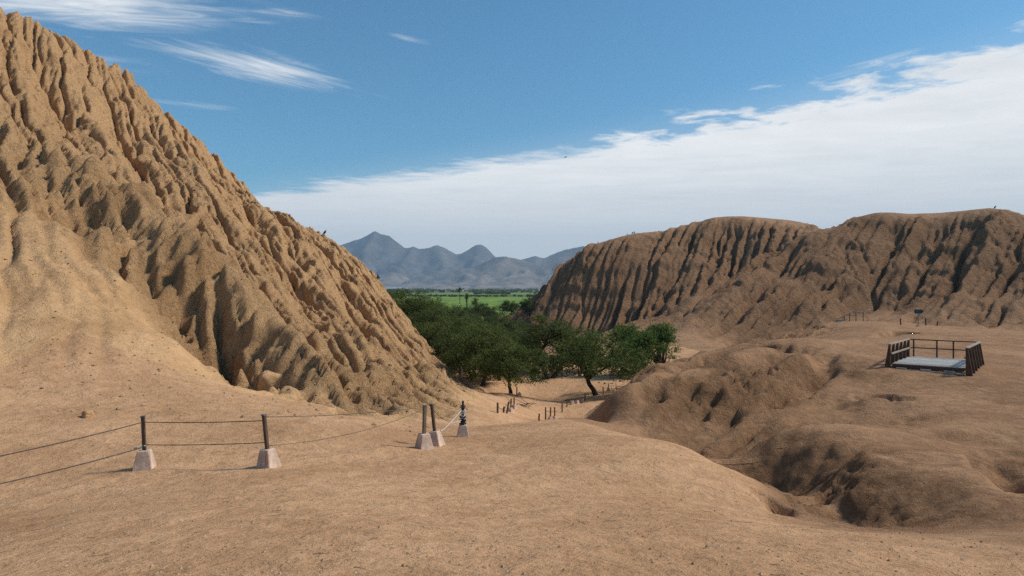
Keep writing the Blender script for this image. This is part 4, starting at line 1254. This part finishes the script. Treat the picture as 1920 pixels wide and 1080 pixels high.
# ------------------------------------------------------------------ palms
def palm(label, loc, h, r, mat, skirt=False, seed=1, tr=0.2):
    rr = random.Random(seed)
    t = thing('palm_tree', label, 'palm', loc, 0, 'palms rising beyond the grove')
    m = MB(); m.tube([(0, 0, -0.3), (0.1, 0, h * 0.4), (0.05, 0, h * 0.8), (0, 0, h - r * 0.6)], [tr * 1.4, tr, tr * 0.9, tr * 0.9], 8); m.build('trunk', M_BARK, t, smooth=True)
    def fronds(n, el0, el1, L, mat_, nm, z0):
        fm = MB()
        for k in range(n):
            a = k * 2.399 + rr.uniform(-.2, .2); el = rr.uniform(el0, el1)
            p = Vector((0, 0, z0)); d = Vector((math.cos(a) * math.cos(el), math.sin(a) * math.cos(el), math.sin(el)))
            prev = None; sd = Vector((-math.sin(a), math.cos(a), 0))
            for s in range(6):
                wv = L * 0.16 * math.sin(math.pi * min(0.97, 0.12 + s / 5.6))
                q = p + d * (L / 5) * (1 if s else 0)
                d = (d + Vector((0, 0, -0.16))).normalized(); p = q
                cur = (q + sd * wv - Vector((0, 0, wv * 0.5)), q + Vector((0, 0, 0.03)), q - sd * wv - Vector((0, 0, wv * 0.5)))
                if prev:
                    fm.add([*prev, *cur], [(0, 1, 4, 3), (1, 2, 5, 4)])
                prev = cur
        fm.build(nm, mat_, t)
    fronds(34, -0.5, 1.4, r, mat, 'crown', h - r * 0.55)
    if skirt:
        fronds(40, -1.45, -0.6, r * 0.9, M_DRY, 'dry_skirt', h - r * 0.7)
        fronds(40, -1.5, -0.9, r * 0.9, M_DRY, 'dry_skirt', h - r * 1.3)
    return t


palm('tall slim palm rising above the bright green field', on_ground(862, 420), 13.0, 1.9, M_LEAF2, False, 2, 0.18)
palm('stout palm with a shaggy skirt of dry fronds', on_ground(875, 330), 10.0, 1.7, M_LEAF2, True, 5, 0.3)
palm('low spreading palm next to the stout shaggy palm', on_ground(891, 300), 8.3, 2.4, M_LEAF, False, 9, 0.25)

# distant hedges and scattered trees beyond the field: too far to tell apart
cs = []; rd = []
rs = np.random.RandomState(31)
for (u0, u1, d, h, n) in ((735, 800, 1500, 10, 26), (890, 960, 1450, 7, 26), (725, 1010, 2000, 8, 70), (725, 1010, 2600, 11, 80), (725, 1010, 1040, 2.4, 50), (725, 760, 900, 8, 9), (1000, 1100, 1500, 7, 14), (725, 1010, 3300, 12, 80)):
    for k in range(n):
        dd = d * rs.uniform(0.97, 1.05); u = rs.uniform(u0, u1)
        hh = h * rs.uniform(0.5, 1.1)
        for q in range(2):
            cs.append(((u - CU) / F * dd + rs.uniform(-3, 3), dd, -13 + hh * rs.uniform(0.3, 0.75))); rd.append(hh * 0.62)
me = leaf_mesh('distant_hedges', cs, rd, 30, 3.0, M_LEAF2, rs, droop=0.0, aspect=0.8)
o = bpy.data.objects.new('distant_hedges', me); COL.objects.link(o)
tag(o, 'dark hedges and far trees lining the fields below the mountains', 'hedges', kind='stuff')

# low scrub between the grove and the field
cs = []; rd = []
for k in range(260):
    d = rs.uniform(150, 262); u = rs.uniform(715, 1000 if d > 200 else 990)
    x = (u - CU) / F * d
    cs.append((x, d, ground_z(x, d) + rs.uniform(0.3, 1.6))); rd.append(rs.uniform(0.8, 1.5))
me = leaf_mesh('undergrowth', cs, rd, 36, 0.5, M_LEAF2, rs, droop=0.0, aspect=0.6)
o = bpy.data.objects.new('undergrowth', me); COL.objects.link(o)
tag(o, 'low dark undergrowth between the grove and the field', 'undergrowth', kind='stuff')

# ------------------------------------------------------------------ dry branches at the foot of trees
def brush(label, loc, n, L, seed, mat=M_POSTG):
    rr = random.Random(seed); m = MB()
    for k in range(n):
        a = rr.uniform(0, 6.28); p = Vector((rr.uniform(-L, L) * 0.5, rr.uniform(-L, L) * 0.4, 0.05))
        pts = [p]
        dr = Vector((math.cos(a), math.sin(a), rr.uniform(0.0, 0.5)))
        for s in range(4):
            dr = (dr + Vector((rr.uniform(-.3, .3), rr.uniform(-.3, .3), rr.uniform(-.25, .15)))).normalized()
            pts.append(pts[-1] + dr * L * 0.22)
        m.tube(pts, [0.03, 0.026, 0.02, 0.014, 0.006], 5)
    o = m.build('brush_pile', mat, None, smooth=True); o.location = loc
    return tag(o, label, 'branches')


brush('tangle of fallen dry branches beside the path near the lone tree', on_ground(977, 54, 0.02), 16, 1.6, 3)
brush('dry grey branches lying between the broad tree and the mound', on_ground(1165, 66, 0.02), 18, 2.2, 8)
brush('small tuft of dry sticks by the pale concrete blocks', on_ground(1080, 60.5, 0.02), 8, 1.0, 11)

# ------------------------------------------------------------------ pebbles and clods on the dust
def lump(seed, sub=1):
    bm = bmesh.new(); bmesh.ops.create_icosphere(bm, subdivisions=sub, radius=1)
    rr = random.Random(seed)
    for v in bm.verts:
        v.co *= rr.uniform(0.72, 1.15)
    v = [tuple(x.co) for x in bm.verts]; f = [tuple(q.index for q in x.verts) for x in bm.faces]
    bm.free(); return np.array(v), f


M_PEB = simple_mat('pebble', (0.42, 0.27, 0.15), 0.95, 0.5, 1.7, coords='Position', col2=(0.24, 0.15, 0.085))
M_PEB2 = simple_mat('pale_pebble', (0.55, 0.42, 0.31), 0.95, 0.3, 2.1, coords='Position')
rs = np.random.RandomState(90)
octv = np.array([(1, 0, 0), (-1, 0, 0), (0, 1, 0), (0, -1, 0), (0, 0, 0.8), (0, 0, -0.6)], float)
octf = np.array([(0, 2, 4), (2, 1, 4), (1, 3, 4), (3, 0, 4), (2, 0, 5), (1, 2, 5), (3, 1, 5), (0, 3, 5)])
def pebbles(name, label, n, mat, smin, smax, region):
    vs = []; fs = []
    k = 0
    for _ in range(n):
        d = region[0] * (region[1] / region[0]) ** rs.rand(); u = rs.uniform(-150, 2070)
        x = (u - CU) / F * d
        if region[2] is not None and not region[2](x, d):
            continue
        z = ground_z(x, d)
        s = smin * (smax / smin) ** (rs.rand() ** 3.0)
        q = octv * rs.uniform(0.6, 1.2, (6, 3)) * s
        a = rs.rand() * 6.28
        ca, sa = math.cos(a), math.sin(a)
        q = np.stack([q[:, 0] * ca - q[:, 1] * sa, q[:, 0] * sa + q[:, 1] * ca, q[:, 2] * 0.75], 1) + np.array([x, d, z + s * 0.15])
        vs.append(q); fs.append(octf + 6 * k); k += 1
    vs = np.concatenate(vs); fs = np.concatenate(fs)
    me = bpy.data.meshes.new(name); me.from_pydata(vs.tolist(), [], fs.tolist()); me.update(); me.materials.append(mat)
    o = bpy.data.objects.new(name, me); COL.objects.link(o)
    return tag(o, label, 'pebbles', kind='stuff')


pebbles('pebbles', 'small brown pebbles and clods strewn over the dusty ground', 6500, M_PEB, 0.003, 0.026, (3.4, 26, None))
pebbles('pale_pebbles', 'small pale pebbles strewn over the dusty ground', 2500, M_PEB2, 0.003, 0.018, (3.4, 26, None))
pebbles('talus_stones', 'loose stones and clods lying on the foot of the steep hill', 6000, M_PEB, 0.012, 0.10, (18, 44, lambda x, y: x < -2))


# dry twigs lying about
m = MB(); rr = random.Random(19)
for k in range(70):
    d = 3.6 * (22 / 3.6) ** rr.random(); x = (rr.uniform(-50, 1500) - CU) / F * d
    a = rr.uniform(0, 6.28); L = rr.uniform(0.05, 0.2)
    pts = []
    for q in (0, 0.5, 1):
        xx, yy = x + math.cos(a) * L * q + rr.uniform(-.02, .02), d + math.sin(a) * L * q + rr.uniform(-.02, .02)
        pts.append((xx, yy, ground_z(xx, yy) + 0.006))
    m.tube(pts, [0.003, 0.0025, 0.0015], 4)
tag(m.build('dry_twigs', M_POSTG), 'thin dry twigs and straw lying on the dust', 'twigs', kind='stuff')


def boulder(label, loc, s, seed, mat, rz=0):
    v, f = lump(seed, 3)
    v = v / np.linalg.norm(v, axis=1)[:, None]
    n = 1 + 0.34 * fbm(v[:, 0] * 1.6 + seed, v[:, 1] * 1.3 + v[:, 2], 4, 0.6) + 0.12 * fbm(v[:, 0] * 5 + seed, v[:, 1] * 5 + v[:, 2] * 3, 3)
    v = np.sign(v) * np.abs(v) ** 0.62
    v = v * n[:, None] * np.array(s)
    me = bpy.data.meshes.new('clod'); me.from_pydata(v.tolist(), [], f); me.polygons.foreach_set('use_smooth', [True] * len(f)); me.update(); me.materials.append(mat)
    o = bpy.data.objects.new('clod', me); COL.objects.link(o)
    o.location = loc; o.rotation_euler = (0.1, 0.15, rz)
    return tag(o, label, 'clod')


g = ground_at_pixel(505, 728, 14, 40)
boulder('large rounded block of weathered earth at the foot of the steep hill', g + Vector((0, 0.4, 0.15)), (0.62, 0.6, 0.5), 4, M_LEFT, 0.4)
g = ground_at_pixel(165, 782, 12, 30)
boulder('small brown clod alone on the dusty slope', g + Vector((0, 0, 0.05)), (0.14, 0.12, 0.11), 7, M_LEFT, 1.0)

# ------------------------------------------------------------------ haze over the far plain
hz = bpy.data.materials.new('haze'); hz.use_nodes = True
t = NT(hz.node_tree)
vol = t.add('ShaderNodeVolumePrincipled', {'Color': (0.58, 0.79, 1.0, 1), 'Density': 7.2e-5, 'Anisotropy': 0.0})
t.add('ShaderNodeOutputMaterial', {'Volume': vol.outputs[0]})
m = MB(); m.box((0, 4600, 450), (30000, 14600, 930)); o = m.build('haze', hz); o['kind'] = 'stuff'
